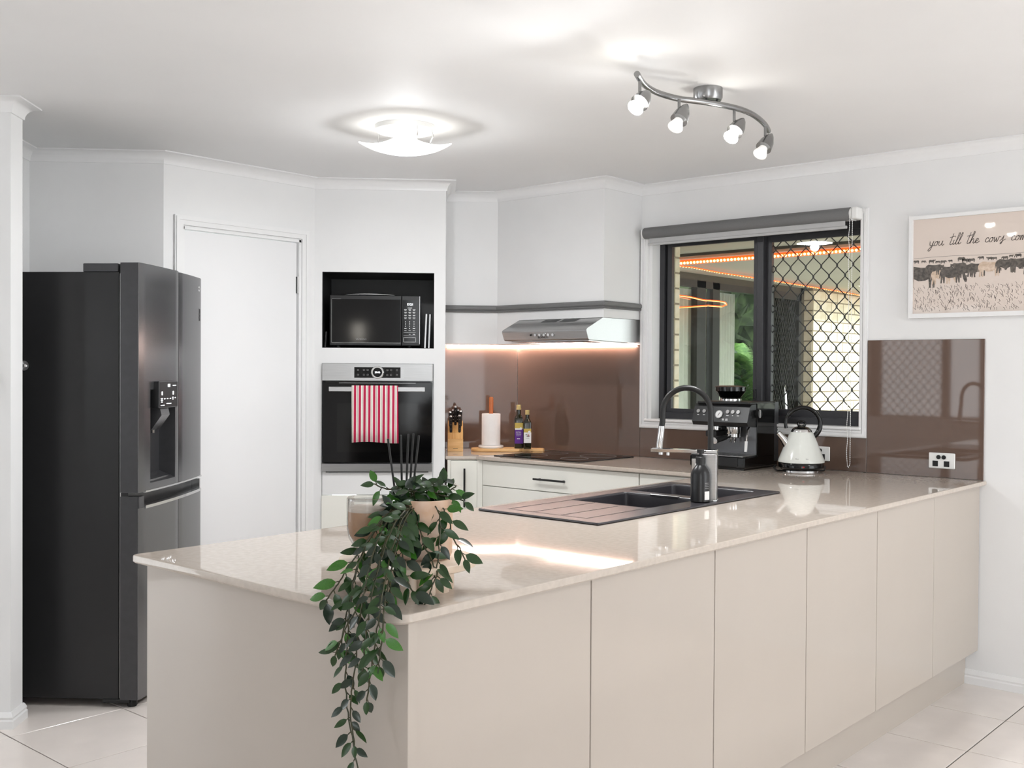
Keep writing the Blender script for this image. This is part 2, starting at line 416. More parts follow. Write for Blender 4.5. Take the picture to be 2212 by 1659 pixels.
# cornice
prof = [(0,ZC-.0545),(.006,ZC-.0545)] + [(.054-.048*math.cos(math.radians(a)), ZC-.054+.048*math.sin(math.radians(a))) for a in (0,15,30,45,60,75,90)] + [(.054,ZC-.0005),(0,ZC-.0005)]
order = ['W0','P1','P2','P3','P4','D','Cc','B','A','A2','S1','S2','S3']
struct(sweep([PW[k] for k in order], prof).build('trim_cornice', 'trim_white', smooth=40))
gp = [(-.001,1.699),(.012,1.699),(.018,1.704),(.013,1.711),(.019,1.716),(.021,1.724),(.020,1.732),(.013,1.739),(-.001,1.740)]
struct(sweep([(-3.305,WY-.002),PW['P2'],PW['P3'],PW['P4']], gp).build('trim_rail', 'grey_trim', smooth=30))
sk = [(-.001,0),(.015,0),(.015,.030),(.011,.036),(.013,.044),(.008,.056),(.004,.062),(-.001,.062)]
struct(sweep([(2.6,WY),(-1.566,WY)], sk).build('baseboard_right', 'trim_white', smooth=30))
struct(sweep([PW['A2'],PW['S1'],PW['S2'],PW['S3']], sk).build('baseboard_left', 'trim_white', smooth=30))
# ---- kitchen window
b = MB(); ox0,ox1,oz0,oz1 = -3.300,-2.022,1.062,2.143; aw = .047
b.frame(ox0, ox1, oz0, oz1, aw, WY-.016, WY, wr=aw-.012)
b.frame(ox0+.005, ox1-.005, oz0+.005, oz1-.005, .012, WY-.021, WY-.016)
b.frame(ox0+.024, ox1-.020, oz0+.024, oz1-.024, .008, WY-.020, WY-.016)
b.box((ox0+aw-.012,WY-.026,1.098),(ox1-aw+.024,4.93,1.112),.003,1)
struct(b.build('trim_window', 'trim_white'))
win = thing('window_1', None, None, kind='structure')
fx0,fx1,fz0,fz1 = -3.233,-2.053,1.112,2.100; Y0,Y1 = 4.925,4.985
b = MB()
b.frame(fx0, fx1, fz0, fz1, .03, Y0, Y1, wr=.022, wb=.034, wt=.036)
b.box((-2.640,Y0-.004,fz0+.02),(-2.606,Y1,fz1-.02),.002,1)
b.build('frame', 'alu_black', win)
b = MB()
b.frame(fx0+.040, -2.640, fz0+.034, fz1-.036, .028, Y0+.014, Y0+.036, wr=.028, wb=.022, wt=.014); b.box((fx0+.03,Y0+.03,fz0+.034),(fx0+.04,Y0+.036,fz1-.036))
b.build('sash', 'alu_black', win)
b = MB()
b.frame(-2.606, fx1-.022, fz0+.034, fz1-.036, .03, Y0+.03, Y0+.054, wr=.020, wb=.036, wt=.030)
b.build('sash', 'alu_black', win)
box('glass_pane', 'glass_pane', (fx0+.06,Y0+.024,fz0+.05), (-2.66,Y0+.0245,fz1-.045), win)
box('glass_pane', 'glass_pane', (-2.58,Y0+.034,fz0+.06), (fx1-.035,Y0+.0345,fz1-.06), win)
box('latch', 'black_plastic', (-2.655,Y0-.012,1.23), (-2.640,Y0+.016,1.28), win, .003)
b = MB(); cx0, cx1, cz0, cz1 = -2.578, fx1-.038, fz0+.066, fz1-.064; hp = .0412; vp = .0509; yq = Y0+.046
xr, zr = -2.315, 1.693
k0 = int(math.floor((cx0-xr)/hp))-1; k1 = int(math.ceil((cx1-xr)/hp))+1
n0 = int(math.floor((cz0-zr)/vp))-2; n1 = int(math.ceil((cz1-zr)/vp))+2
def clipseg(p, q):
    t0, t1 = 0.0, 1.0
    for i, lo, hi in ((0,cx0,cx1),(1,cz0,cz1)):
        d = q[i]-p[i]
        if abs(d) < 1e-9:
            if p[i] < lo or p[i] > hi: return None
        else:
            a, c = (lo-p[i])/d, (hi-p[i])/d
            t0 = max(t0, min(a,c)); t1 = min(t1, max(a,c))
    if t1-t0 < 1e-3: return None
    return [(p[0]+(q[0]-p[0])*t, p[1]+(q[1]-p[1])*t) for t in (t0,t1)]
for k in range(k0, k1):
    pts = []
    for n in range(n0, n1):
        side = (n+k) % 2
        xx = xr+(k+side)*hp + (.0026 if side == 0 else -.0026); zz = zr+n*vp
        pts += [(xx, zz-.008), (xx, zz+.008)]
    for p, q in zip(pts, pts[1:]):
        s_ = clipseg(p, q)
        if s_: b.tube([(s_[0][0],yq,s_[0][1]),(s_[1][0],yq,s_[1][1])], .0027, 5, caps=False)
b.build('security_grille', 'alu_black', win, label='black diamond pattern security grille')
# ---- outside: patio seen through the window
SO = 2.08
b = MB(); b.box((-4.06,5.05,SO),(-1.2,8.4,SO+.05)); b.box((-3.98,8.4,SO),(-3.60,12.5,SO+.05))
struct(b.build('ceiling_patio', 'patio_white', smooth=0))
struct(box('trim_patio_beam', 'patio_beam', (-4.05,5.50,SO-.016), (-1.2,5.62,SO)))
struct(box('floor_patio', 'patio_floor', (-4.06,5.05,-.12), (6,8.6,-.03)))
struct(box('floor_lawn', 'lawn', (-30,8.6,-.14), (40,60,-.05)))
wp = MB()
wp.box((-4.16,5.05,0),(-4.06,6.16,SO)); wp.box((-4.16,5.05,2.03),(-4.06,8.4,SO)); wp.box((-4.16,8.33,0),(-4.06,8.4,SO)); wp.box((-4.16,7.72,0),(-4.06,7.80,SO)); wp.box((-4.16,6.16,0),(-4.06,7.72,.12))
wpo = struct(wp.build('wall_patio', 'patio_beam', smooth=0))
def hedge(label, x0, x1, y0, y1, h, seed):
    rnd = random.Random(seed); bm = bmesh.new(); bmesh.ops.create_cube(bm, size=1)
    bmesh.ops.scale(bm, vec=(x1-x0,y1-y0,h), verts=bm.verts); bmesh.ops.translate(bm, vec=((x0+x1)/2,(y0+y1)/2,h/2-.06), verts=bm.verts)
    bmesh.ops.subdivide_edges(bm, edges=bm.edges, cuts=40, use_grid_fill=True)
    for v in bm.verts:
        if v.co.z > .05: v.co += Vector((rnd.uniform(-1,1),rnd.uniform(-1,1),rnd.uniform(-1,1)))*.12
    tag(MB().bm(bm).build('hedge', 'hedge', smooth=60), label, 'hedge')
hedge('dark green hedge added behind the glass of the patio sliding door for its mirrored greenery', -6.2, -5.5, 5.4, 12.5, 3.0, 1)  # added backdrop behind the glass, replaces greenery mirrored there
hedge('tall leafy hedge at the far end of the garden, mirrored in the patio door', -3.0, 2.2, 15.0, 16.2, 5.0, 2)
wb = struct(box('wall_brick', 'mortar', (-4.16,8.4,0), (-3.984,12.5,SO)))
brick_me = MB().box((0,0,0),(.006,.230,.076),.002,1).mesh('brick','brick')
brick_end = MB().box((0,0,0),(.172,.006,.076),.002,1).mesh('brick','brick')
for r in range(10, 24):
    zz = .004+r*.086
    if zz+.076 > SO+.002: break
    y = 8.4 + (0 if r % 2 else -.12)
    while y < 10.2:
        o = link('brick', brick_me, wb, loc=(-3.984, max(y,8.402), zz))
        if y < 8.4: o.scale.y = .11/.230
        y += .240
    link('brick', brick_end, wb, loc=(-4.158, 8.394, zz))
ob = struct(box('wall_window_outer', 'mortar', (-3.42,5.05,.9), (-3.2215,5.105,2.1)))
bm_ = MB().box((0,0,0),(.186,.050,.076),.002,1).mesh('brick','brick')
for r in range(13): link('brick', bm_, ob, loc=(-3.402,5.053,.98+r*.086))
# sliding door with curtains
sdoor = thing('door_2', None, None, kind='structure')
b = MB()
for y0,y1 in ((6.16,6.22),(6.66,6.78),(6.88,6.98),(7.66,7.72)): b.box((-4.10,y0,.12),(-4.05,y1,2.03))
b.box((-4.10,6.16,1.98),(-4.05,7.72,2.03)); b.build('frame', 'frame_dark', sdoor)
box('glass_pane', 'glass_pane', (-4.078,6.2,.12), (-4.076,7.7,2.0), sdoor)
def curtain(y0, y1, label):
    b = MB(); n = 60; zs = (.13,.7,1.3,1.97)
    for zi, z in enumerate(zs):
        for i in range(n+1):
            t = i/n; spread = 1+.10*(1-z/2)
            y = y0+(y1-y0)*(.5+(t-.5)*spread); b.v.append((-4.125+.014*math.sin(t*38+z*.6), y, z))
    for zi in range(3):
        for i in range(n): a = zi*(n+1)+i; b.f.append((a,a+1,a+n+2,a+n+1))
    o = b.build('curtain', 'curtain', smooth=60); m = o.modifiers.new('s','SOLIDIFY'); m.thickness = .002
    tag(o, label, 'curtain', 'white curtains behind the sliding door')
curtain(6.46, 6.80, 'wide pale curtain at the left of the patio sliding door')
curtain(6.88, 6.96, 'narrow pale curtain strip between the dark patio door frames')
curtain(7.07, 7.31, 'gathered pale curtain in the middle of the patio door, beside greenery')
scr = thing('door_3', None, None, kind='structure')
b = MB()
for y0,y1,z0,z1 in ((7.80,7.84,0,2.03),(8.28,8.33,0,2.03),(7.80,8.33,0,.10),(7.80,8.33,1.97,2.03)): b.box((-4.10,y0,z0),(-4.05,y1,z1))
b.build('frame', 'frame_dark', scr)
box('dark_mesh', 'dark_room', (-4.09,7.84,.1), (-4.085,8.28,1.97), scr)
b = MB()
for k in range(-24, 30):
    for sgn in (1,-1):
        p0 = (7.84, .1+k*.085); L = .44
        za, zb = p0[1], p0[1]+sgn*L*2.0
        q = []
        for t in (0, 1): q.append((7.84+L*t, za+(zb-za)*t))
        lo, hi = .1, 1.97
        def cl(p, r):
            t0, t1 = 0, 1; d = r[1]-p[1]; a, c = (lo-p[1])/d, (hi-p[1])/d
            t0 = max(0, min(a,c)); t1 = min(1, max(a,c))
            return None if t1 <= t0 else [(p[0]+(r[0]-p[0])*t, p[1]+d*t) for t in (t0,t1)]
        c = cl(q[0], q[1])
        if c: b.tube([(-4.078,c[0][0],c[0][1]),(-4.078,c[1][0],c[1][1])], .005, 4, caps=False)
b.build('diamond_grille', 'frame_dark', scr)
# patio strip lights
def strand(pts, label, tape=.028, nb=60, rb=.006, vertical=True):
    root = thing('strip_light', label, 'strip light', pts[0], 0)
    o = Vector(pts[0]); b = MB(); n = len(pts)
    loc = [Vector(p)-o for p in pts]
    for a, c in zip(loc, loc[1:]):
        b.tube([a, c], tape/2, 6)
    b.build('tape', 'led_orange', root)
    tot = [0]
    for a, c in zip(loc, loc[1:]): tot.append(tot[-1]+(c-a).length)
    bb = MB()
    for k in range(nb):
        s_ = (k+.5)/nb*tot[-1]; i = max(j for j in range(n-1) if tot[j] <= s_)
        p = loc[i].lerp(loc[i+1], (s_-tot[i])/(tot[i+1]-tot[i]))
        v = (EO-(p+o)).normalized()
        bm = bmesh.new(); bmesh.ops.create_icosphere(bm, subdivisions=1, radius=rb)
        bb.bm(bm, Matrix.Translation(p+Vector((0,-tape*.45,-tape*.2))))
    tag(bb.build('bulbs', 'led_bulb', root), kind='stuff')
    return root
strand([(-3.66,5.665,2.048),(-1.9,5.665,2.052)], 'glowing orange strip light along the dark beam under the patio ceiling', .030, 75, .0085)
strand([(-3.66,5.69,2.04),(-3.70,6.0,2.055),(-3.78,6.5,2.060),(-3.80,7.2,2.062),(-3.84,7.9,2.064),(-3.86,8.6,2.062),(-3.90,9.7,2.05)], 'thin orange strip light running back along the patio ceiling by the brick wall', .010, 90, .005)
def zz(px, py): r = ray(px, py); return EO+r*(-4.043/r.x)
strand([tuple(zz(px,py)) for px,py in ((1458,637),(1490,641),(1520,648),(1550,650),(1566,653),(1570,658),(1560,662),(1530,660),(1500,662),(1458,665))], 'looped orange strip built at the patio sliding door for a reflection of the strip lights', .010, 100, .0045)  # reflected strand in the window pane, modelled as a glowing loop
# palm built behind the sliding door in place of its mirrored greenery
def palm(loc, label, nf, ln, mat, seed):
    rnd = random.Random(seed); root = thing('palm', label, 'palm', loc)
    MB().tube([(0,0,0),(.01,0,.7),(0,.01,1.4)], [.04,.03,.02], 8).build('trunk', 'bark', root)
    for k in range(nf):
        az = rnd.uniform(-1.4, 1.4) if rnd.random() < .5 else rnd.uniform(1.7, 4.6); el = rnd.uniform(.5, 1.35); h0 = rnd.uniform(.75,1.4); L = ln*rnd.uniform(.75,1.1)
        pts = []
        for i in range(9):
            t = i/8; r = L*t*math.cos(el)+.15*t*t; z = h0+L*t*math.sin(el)-.55*L*t*t*(1.25-el*.5)
            pts.append(Vector((r*math.cos(az), r*math.sin(az), z)))
        b = MB(); b.tube(pts, [.006-.005*i/8 for i in range(9)], 5)
        for i in range(1, 9):
            p = pts[i]; t = (pts[i]-pts[i-1]).normalized(); sd_ = t.cross(Vector((0,0,1))).normalized()
            for q in range(3):
                pq = pts[i-1].lerp(p, q/3)
                for sg in (-1,1):
                    l = .17*(1-.6*i/9); tip = pq+(sd_*sg*.8+t*.6+Vector((0,0,-.25))).normalized()*l; wv_ = t*.010
                    o = len(b.v); b.v += [tuple(pq-wv_), tuple(pq+wv_), tuple(pq.lerp(tip,.5)+wv_+Vector((0,0,.01))), tuple(tip), tuple(pq.lerp(tip,.5)-wv_+Vector((0,0,.01)))]
                    b.f.append((o,o+1,o+2,o+3,o+4))
        b.build('frond', mat if rnd.random() < .7 else 'palm_b', root, smooth=0)
palm((-4.76,8.62,-.03), 'green feathery palm behind the patio sliding door, standing in for greenery mirrored in it', 34, .46, 'palm_a', 3)
pole = thing('pole', 'slim silver pole with a hook leaning by the dark screen door', 'pole', (-3.9,7.86,-.03))
MB().tube([(0,0,0),(-.06,.0,1.24)], [.024,.014], 10).build('shaft', 'chrome', pole)
MB().tube([(-.06,0,1.24),(-.062,0,1.28),(-.058,.012,1.30),(-.05,.02,1.29)], .004, 6).build('hook', 'chrome', pole)
# ---- unseen rest of the room, wall gaps shaped for daylight; rear window shows in reflections
b = MB()
for a, c in (((2.6,-1.7,0),(2.7,2.55,ZC)), ((2.6,4.65,0),(2.7,5.05,ZC)), ((2.6,2.55,2.1),(2.7,4.65,ZC))): b.box(a, c)  # invented side opening lets daylight onto the far peninsula doors
struct(b.build('wall_right', 'paint', smooth=0))
b = MB()
wx0,wx1 = -4.65,-3.45
for a, c in (((-6.6,-1.6,0),(wx0,-1.5,ZC)), ((wx1,-1.6,0),(.9,-1.5,ZC)), ((wx0,-1.6,0),(wx1,-1.5,.9)), ((wx0,-1.6,2.12),(wx1,-1.5,ZC))): b.box(a, c)
struct(b.build('wall_rear', 'paint', smooth=0))
w2 = thing('window_2', None, None, kind='structure')
b = MB()
for x0,x1,z0,z1 in ((wx0,wx0+.115,.9,2.12),(wx1-.06,wx1,.9,2.12),(-3.887,-3.808,.9,2.12),(wx0,wx1,.86,.92),(wx0,wx1,2.06,2.12)): b.box((x0,-1.58,z0),(x1,-1.52,z1))
b.build('frame', 'alu_black', w2)
b = MB()
for k in range(-26, 30):
    for sg in (1,-1):
        p, q = (wx0+.115+k*.092, .92), (wx0+.115+k*.092+sg*1.14*.9, 2.06)
        t0, t1 = 0.0, 1.0; d = q[0]-p[0]; a, c = (wx0+.115-p[0])/d, (-3.887-p[0])/d
        t0 = max(0, min(a,c)); t1 = min(1, max(a,c))
        if t1 > t0: b.tube([(p[0]+d*t0,-1.55,.92+1.14*t0),(p[0]+d*t1,-1.55,.92+1.14*t1)], .0065, 4, caps=False)
b.build('security_grille', 'alu_black', w2)
# ================================================================ cabinets and benchtop
BZ0, BZ1 = .880, .900
out = arc(-1.483-.035, 1.375+.035, .035, -90, 0, 6) + [(-1.483,WY-.001)] + [(-4.195+.008,WY-.001)] + [dg(9.045-.014, ret+.006), dg(8.200, ret+.006), (4.235-8.200, 4.235), (-2.478,4.235)] + arc(-2.478+.015, 1.375+.015, .015, 180, 270, 4)
bt = slab(out, BZ0, BZ1, .004, holes=[[(-2.40,2.605),(-1.93,2.605),(-1.93,3.755),(-2.40,3.755)]])
tag(bt.build('benchtop', 'stone', smooth=30), 'pale speckled stone benchtop running from the peninsula round to the cooktop', 'benchtop')
# peninsula units, dining side faces +X
ys = [1.441, 2.017, 2.589, 3.160, 3.723, 4.293, 4.846]
names = ['wide cream peninsula cabinet nearest the camera, next to the end panel', 'second cream peninsula cabinet counted from the trailing plant', 'third cream peninsula cabinet counted from the trailing plant',
         'fourth cream peninsula cabinet counted from the trailing plant', 'fifth cream peninsula cabinet, second from the wall', 'last cream peninsula cabinet, against the wall under the power outlet']
for i in range(6):
    y0, y1 = ys[i], ys[i+1]
    t = thing('base_cabinet', names[i], 'cabinet', (-1.51, y0, 0), math.pi/2, 'peninsula cabinets')
    w_ = y1-y0
    box('body', 'cab_gap', (.001,.019,.15), (w_-.001,.90,.69), t)
    box('rail', 'cab_gap', (.001,.019,.80), (w_-.001,.06,.879), t)
    box('door', 'cab_gloss', (.002,0,.152), (w_-.002,.018,.876), t, .0012, 1)
tag(box('end_panel', 'cab_gloss', (-2.460,1.410,0), (-1.497,1.4375,.879), bev=.001), 'plain cream end panel of the peninsula behind the hanging vines', 'panel')
tag(box('kickboard', 'cab_gloss', (-1.585,1.439,0), (-1.563,WY-.002,.149)), 'recessed cream kickboard below the peninsula cabinets', 'kickboard')
# range side cabinets
def bar_handle(parent, p0, p1, out_=(0,-1,0), r=.0055, st=.028, mat='black_satin'):
    p0, p1, o_ = Vector(p0), Vector(p1), Vector(out_)
    b = MB(); b.tube([p0+o_*st, p1+o_*st], r, 10); d = (p1-p0)
    for t in (.12,.88): b.tube([p0+d*t, p0+d*t+o_*st], r*.8, 8)
    return b.build('handle', mat, parent)
t = thing('drawer_unit', 'cream drawer unit with black bar handles under the cooktop', 'drawers', (-3.938,4.26,0))
W_ = 1.03
box('body', 'cab_back', (-.03,.019,.1), (W_+.003,.57,.879), t)
MB().prism([(-.0245,-.0165),(-.002,.0),(-.002,.03),(-.03,.03)], .1, .879).build('filler', 'cab_back', t)
for z0,z1 in ((.742,.874),(.43,.738),(.105,.426)):
    d = box('drawer', 'cab_back', (.0015,0,z0), (W_-.0015,.018,z1), t, .0012, 1)
    zc = z0+.062 if z1-z0 < .2 else z1-.06
    bar_handle(d, (.385,0,zc), (.595,0,zc))
t = thing('corner_cupboard', 'cream corner cupboard behind the tap beside the drawer unit', 'cupboard', (-2.905,4.26,0))
box('body', 'cab_back', (.001,.019,.1), (.42,.57,.879), t); box('door', 'cab_back', (.0015,0,.105), (.42,.018,.874), t, .0012, 1)
t = thing('narrow_cupboard', 'narrow cream cupboard with tall black handle beside the oven tower', 'cupboard', (-4.0795,4.1245,0), R45)
box('body', 'cab_back', (.004,.019,.1), (.165,.50,.879), t); box('filler', 'cab_back', (.004,.002,.1), (.021,.019,.879), t)
d = box('door', 'cab_back', (.0225,0,.105), (.166,.018,.874), t, .0012, 1); bar_handle(d, (.096,0,.622), (.096,0,.834))
t = thing('oven_base_drawer', 'pale drawer front low in the tower under the oven', 'drawer', (TL[0],TL[1],0), R45)
box('front', 'cab_back', (.043,-.012,.105), (.633,.012,.697), t, .0015, 1)
# splashback glass
def panel(name, lab, a, b_, loc=(0,0,0), rz=0):
    o = box(name, 'splash', a, b_, bev=.0012); o.location = loc; o.rotation_euler = (0,0,rz); return tag(o, lab, 'splashback')
o = box('splashback', 'splash', (.0,.0,BZ1+.001), (.437,.006,1.519), bev=.001); o.location = (*dg(9.045-.010, ret+.002),0); o.rotation_euler = (0,0,R45)
tag(o, 'brown glass splashback behind the knife block and paper towel', 'splashback')
panel('splashback', 'brown glass splashback under the rangehood behind the cooktop', (-4.193,WY-.007,BZ1+.001), (-3.3035,WY-.0005,1.516))
panel('splashback', 'low strip of brown glass splashback below the window', (-3.302,WY-.007,BZ1+.001), (-2.022,WY-.0005,1.0615))
panel('splashback', 'square brown glass splashback right of the window with a power outlet', (-2.0205,WY-.007,BZ1+.001), (-1.495,WY-.0005,1.521))
# LED strips under the bulkhead
t = thing('led_strip', 'bright white LED strip along the top of the brown splashback', 'led strip', (-3.33,WY-.014,1.507))
box('strip', 'led_cool', (-.86,-.004,-.001), (0,.0065,.010), t); box('diffuser', 'led_soft', (-.86,-.014,-.004), (0,.0065,-.001), t)
v = dg(9.045-.0115, ret)
for o in (box('strip', 'led_cool', (.012,-.011,-.001), (.438,-.0005,.010), t), box('diffuser', 'led_soft', (.012,-.021,-.004), (.438,-.0005,-.001), t)):
    o.location = (v[0]+3.33, v[1]-(WY-.014), 0); o.rotation_euler = (0,0,R45)
# ---- sink
sink = thing('kitchen_sink', 'black composite double bowl sink with ribbed drainer set into the benchtop', 'sink', (-2.164,3.179,BZ1))
sx, sy = -2.164, 3.179
A_ = (-2.34,-2.0,2.99,3.335); B_ = (-2.365,-1.98,3.39,3.71)
def rr(x0,x1,y0,y1,r=.02,n=3): return arc(x1-r,y0+r,r,-90,0,n)+arc(x1-r,y1-r,r,0,90,n)+arc(x0+r,y1-r,r,90,180,n)+arc(x0+r,y0+r,r,180,270,n)
sh = lambda P: [(x-sx,y-sy) for x,y in P]
slots = []
rim = slab(sh(rr(-2.415,-1.913,2.588,3.770,.008)), .0005, .0085, .003, holes=[sh(rr(*A_)), sh(rr(*B_))])
rim.build('rim', 'sink', sink, smooth=30)
for bx in (A_, B_):
    top = sh(rr(*bx)); bot = sh(rr(bx[0]+.012,bx[1]-.012,bx[2]+.012,bx[3]-.012,.03)); b = MB(); n = len(top)
    lv = [(top,.0085),(top,0.0),(bot,-.165),(sh(rr(bx[0]+.04,bx[1]-.04,bx[2]+.04,bx[3]-.04,.03)),-.180)]
    for P, z in lv: b.v += [(x,y,z) for x,y in P]
    for l in range(3):
        for i in range(n): j = (i+1)%n; b.f.append((l*n+i, l*n+j, (l+1)*n+j, (l+1)*n+i))
    b.f.append(tuple(3*n+i for i in range(n)))
    bo = b.build('bowl', 'sink', sink, smooth=40); m = bo.modifiers.new('s','SOLIDIFY'); m.thickness = .004; m.offset = 0
    MB().lathe([(0,.002),(.03,.002),(.042,.004),(.045,0)], ((bx[0]+bx[1])/2-sx,(bx[2]+bx[3])/2-sy,-.179), 24).build('drain', 'chrome', bo)
b = MB()
for k, xs in enumerate((-2.33,-2.222,-2.107,-2.003)): b.box((xs-.0035-sx,2.645-sy,.0082),(xs+.0035-sx,2.985-sy,.0089))
b.box((-2.333-sx,2.643-sy,.0082),(-2.0-sx,2.648-sy,.0089))
b.build('drainer_groove', 'black_plastic', sink)
b = MB(); b.box((-2.215-sx,3.318-sy,.001),(-2.09-sx,3.326-sy,.012),.002); b.build('overflow_bar', 'chrome', sink)
# ---- tap
adir = Vector((-.915,-.403,0)).normalized(); aang = math.atan2(adir.y, adir.x)
tap = thing('kitchen_tap', 'chrome square tap with black arched pull-out hose at the sink', 'tap', (-1.958,3.318,BZ1+.0085), aang)
b = MB(); b.box((-.026,-.026,0),(.026,.026,.004),.001,1); b.box((-.024,-.024,.004),(.024,.024,.168),.0015,1); b.build('column', 'steel', tap)
box('arm', 'chrome', (-.024,-.024,.170), (.212,.024,.182), tap, .001, 1)
b = MB(); b.tube([(.178,0,.170),(.178,0,.160)], .009, 14); b.tube([(.152,0,.170),(.152,0,.158)], .0065, 12); b.build('outlet', 'chrome', tap)
pts = [(0,0,.182),(0,0,.30)]
R_ = .086
for a in range(0, 181, 12): pts.append((R_-R_*math.cos(math.radians(a)), 0, .315+R_*1.02*math.sin(math.radians(a))))
pts += [(.173,0,.28),(.176,0,.262)]
MB().tube(pts, .0105, 14).build('hose', 'hose_black', tap)
MB().tube([(.176,0,.264),(.177,0,.25),(.184,0,.19),(.185,0,.183)], [.0115,.0118,.0125,.0115], 16).build('spray_head', 'chrome', tap)
b = MB(); b.box((.048,.012,.062),(.064,.024,.150),.001,1); b.tube([(.022,.006,.14),(.05,.016,.14)], .006, 10); b.build('lever', 'chrome', tap)
# ---- soap dispenser
so = thing('soap_dispenser', 'matte black pump soap bottle standing in front of the tap', 'soap bottle', (-1.965,3.262,BZ1+.0088), math.radians(-41))
MB().lathe([(0,0),(.031,0),(.034,.003),(.0345,.095),(.033,.105),(.028,.117),(.019,.127),(.0155,.131),(.0155,.138)], n=28).build('bottle', 'soap_black', so)
MB().lathe([(.017,.136),(.017,.158),(.0145,.160),(.0145,.163)], n=20).build('collar', 'black_plastic', so)
b = MB(); b.tube([(0,0,.162),(0,0,.176)], .0055, 10); b.lathe([(0,.174),(.013,.174),(.013,.186),(0,.187)], n=18); b.tube([(0,0,.181),(-.03,.004,.181),(-.036,.005,.176)], .0042, 8); b.build('pump', 'black_plastic', so)
def patch(r, a0, a1, z0, z1, n=8):
    b = MB()
    for i in range(n+1):
        a = math.radians(a0+(a1-a0)*i/n)
        for z in (z0,z1): b.v.append((r*math.cos(a), r*math.sin(a), z))
    for i in range(n): b.f.append((2*i,2*i+2,2*i+3,2*i+1))
    return b
lb = patch(.0350, 8, 46, .010, .040).build('label', 'white_print', so)
for z in (.050,.056,.062,.068): patch(.0350, 10, 40, z, z+.0018).build('print', 'grey_print', so)
# ---- cooktop
t = thing('cooktop', 'black glass induction cooktop set into the bench under the rangehood', 'cooktop', (-3.6,4.55,BZ1+.0003))
MB().box((-.298,-.245,0),(.298,.24,.005),.002).build('glass', 'black_glass', t)
for x, y, r in ((-.15,-.1,.09),(.15,-.1,.075),(-.15,.11,.075),(.15,.11,.1)):
    MB().lathe([(r,0),(r,.0004),(r-.002,.0004),(r-.002,0)], (x,y,.005), 40, close=True).build('zone_ring', 'grey_print', t)
# ---- rangehood
hd = thing('rangehood', 'stainless steel rangehood under the white bulkhead', 'rangehood', (-3.8935,WY,0))
hw = .583
prof = [(-.0005,1.522),(-.0005,1.6505),(-.345,1.6505),(-.478,1.592),(-.487,1.584),(-.487,1.577),(-.470,1.538),(-.462,1.533),(-.345,1.530)]
MB().prism_x(prof, 0, hw).build('canopy', 'steel_h', hd, smooth=20)
b = MB(); b.prism_x([(-.012,1.519),(-.012,1.524),(-.44,1.532),(-.44,1.5265)], .03, hw-.02); b.build('filter_panel', 'steel', hd)
b = MB()
for x in (.10,.20,.30,.40): b.box((x,-.40,1.5215),(x+.08,-.05,1.5225))
b.build('filter', 'nickel', hd)
sl = Vector((0,-.133,-.0585)).normalized()
def on_slope(u, x0, x1, d, e):     # patch lying on the sloped top
    y0_, z0_ = -.345+sl.y*u[0], 1.6505+sl.z*u[0]; y1_, z1_ = -.345+sl.y*u[1], 1.6505+sl.z*u[1]; n = Vector((0,sl.z,-sl.y))*d
    n = Vector((0,-.0585,.133)).normalized()*d
    return [(x0,y0_+n.y,z0_+n.z),(x1,y0_+n.y,z0_+n.z),(x1-e,y1_+n.y,z1_+n.z),(x0-e,y1_+n.y,z1_+n.z)]
for x0 in (.20,.33):
    MB().add(on_slope((.006,.045), x0, x0+.11, .0008, .01), [(0,1,2,3)]).build('vent_slot', 'niche_black', hd, smooth=0)
for i, x in enumerate((.24,.27,.30,.33,.36)):
    MB().tube([(x,-.479,1.562),(x,-.490,1.560)], .0075, 12).build('button', 'chrome', hd)
MB().tube([(.205,-.479,1.562),(.205,-.487,1.560)], .005, 10).build('button', 'black_plastic', hd)
text('logo_print', 'BLANCO', .018, 'dark_print', hd, (.285,-.4765,1.5475), rot=(math.radians(113),0,0))
# ---- power outlets
def outlet(loc, label):
    t = thing('power_outlet', label, 'power outlet', loc)
    box('plate', 'white_plastic', (-.058,-.007,-.035), (.058,0,.035), t, .003)
    for x in (-.028,.022): box('socket', 'black_plastic', (x-.012,-.0085,-.026), (x+.012,-.0065,-.001), t, .004)
    for x in (-.0135,.0095):
        MB().lathe([(0,0),(.0095,0),(.0095,-.003),(0,-.0035)], (x,-.007,.016), 16, axis='y').build('switch', 'black_plastic', t)
    return t
outlet((-1.672,WY-.0075,.977), 'white double power outlet on the square brown splashback')
ok = outlet((-2.258,WY-.0075,.977), 'power outlet partly hidden behind the cream kettle')
# ================================================================ oven and microwave
ov = thing('oven', 'built-in stainless steel oven with black glass door', 'oven', (TL[0],TL[1],0), R45)
ox0_,ox1_,oz0_,oz1_ = OV; ow = ox1_-ox0_
box('cavity', 'blackgloss', (ox0_+.012,.003,oz0_+.008), (ox1_-.012,.54,oz1_-.008), ov)
fc = box('control_panel', 'steel_h', (ox0_,-.022,1.309), (ox1_,.003,oz1_), ov, .002)
box('display', 'black_glass', (ox0_+.170,-.0235,1.326), (ox0_+.415,-.0215,1.383), fc)
for x in (ox0_+.152,ox0_+.418): box('display_end', 'steel', (x,-.0240,1.324), (x+.016,-.0215,1.385), fc)
kx = ox0_+.2935
MB().lathe([(.034,-.0225),(.034,-.036),(.031,-.039),(.025,-.039),(.023,-.034),(.023,-.0225)], (kx,0,1.3555), 36, axis='y').build('dial', 'chrome', fc)
MB().lathe([(0,-.0335),(.0232,-.0335),(.0232,-.0225)], (kx,0,1.3555), 30, axis='y').build('dial_face', 'black_glass', fc)
text('clock', '20:46', .013, 'display', fc, (kx,-.0342,1.3555))
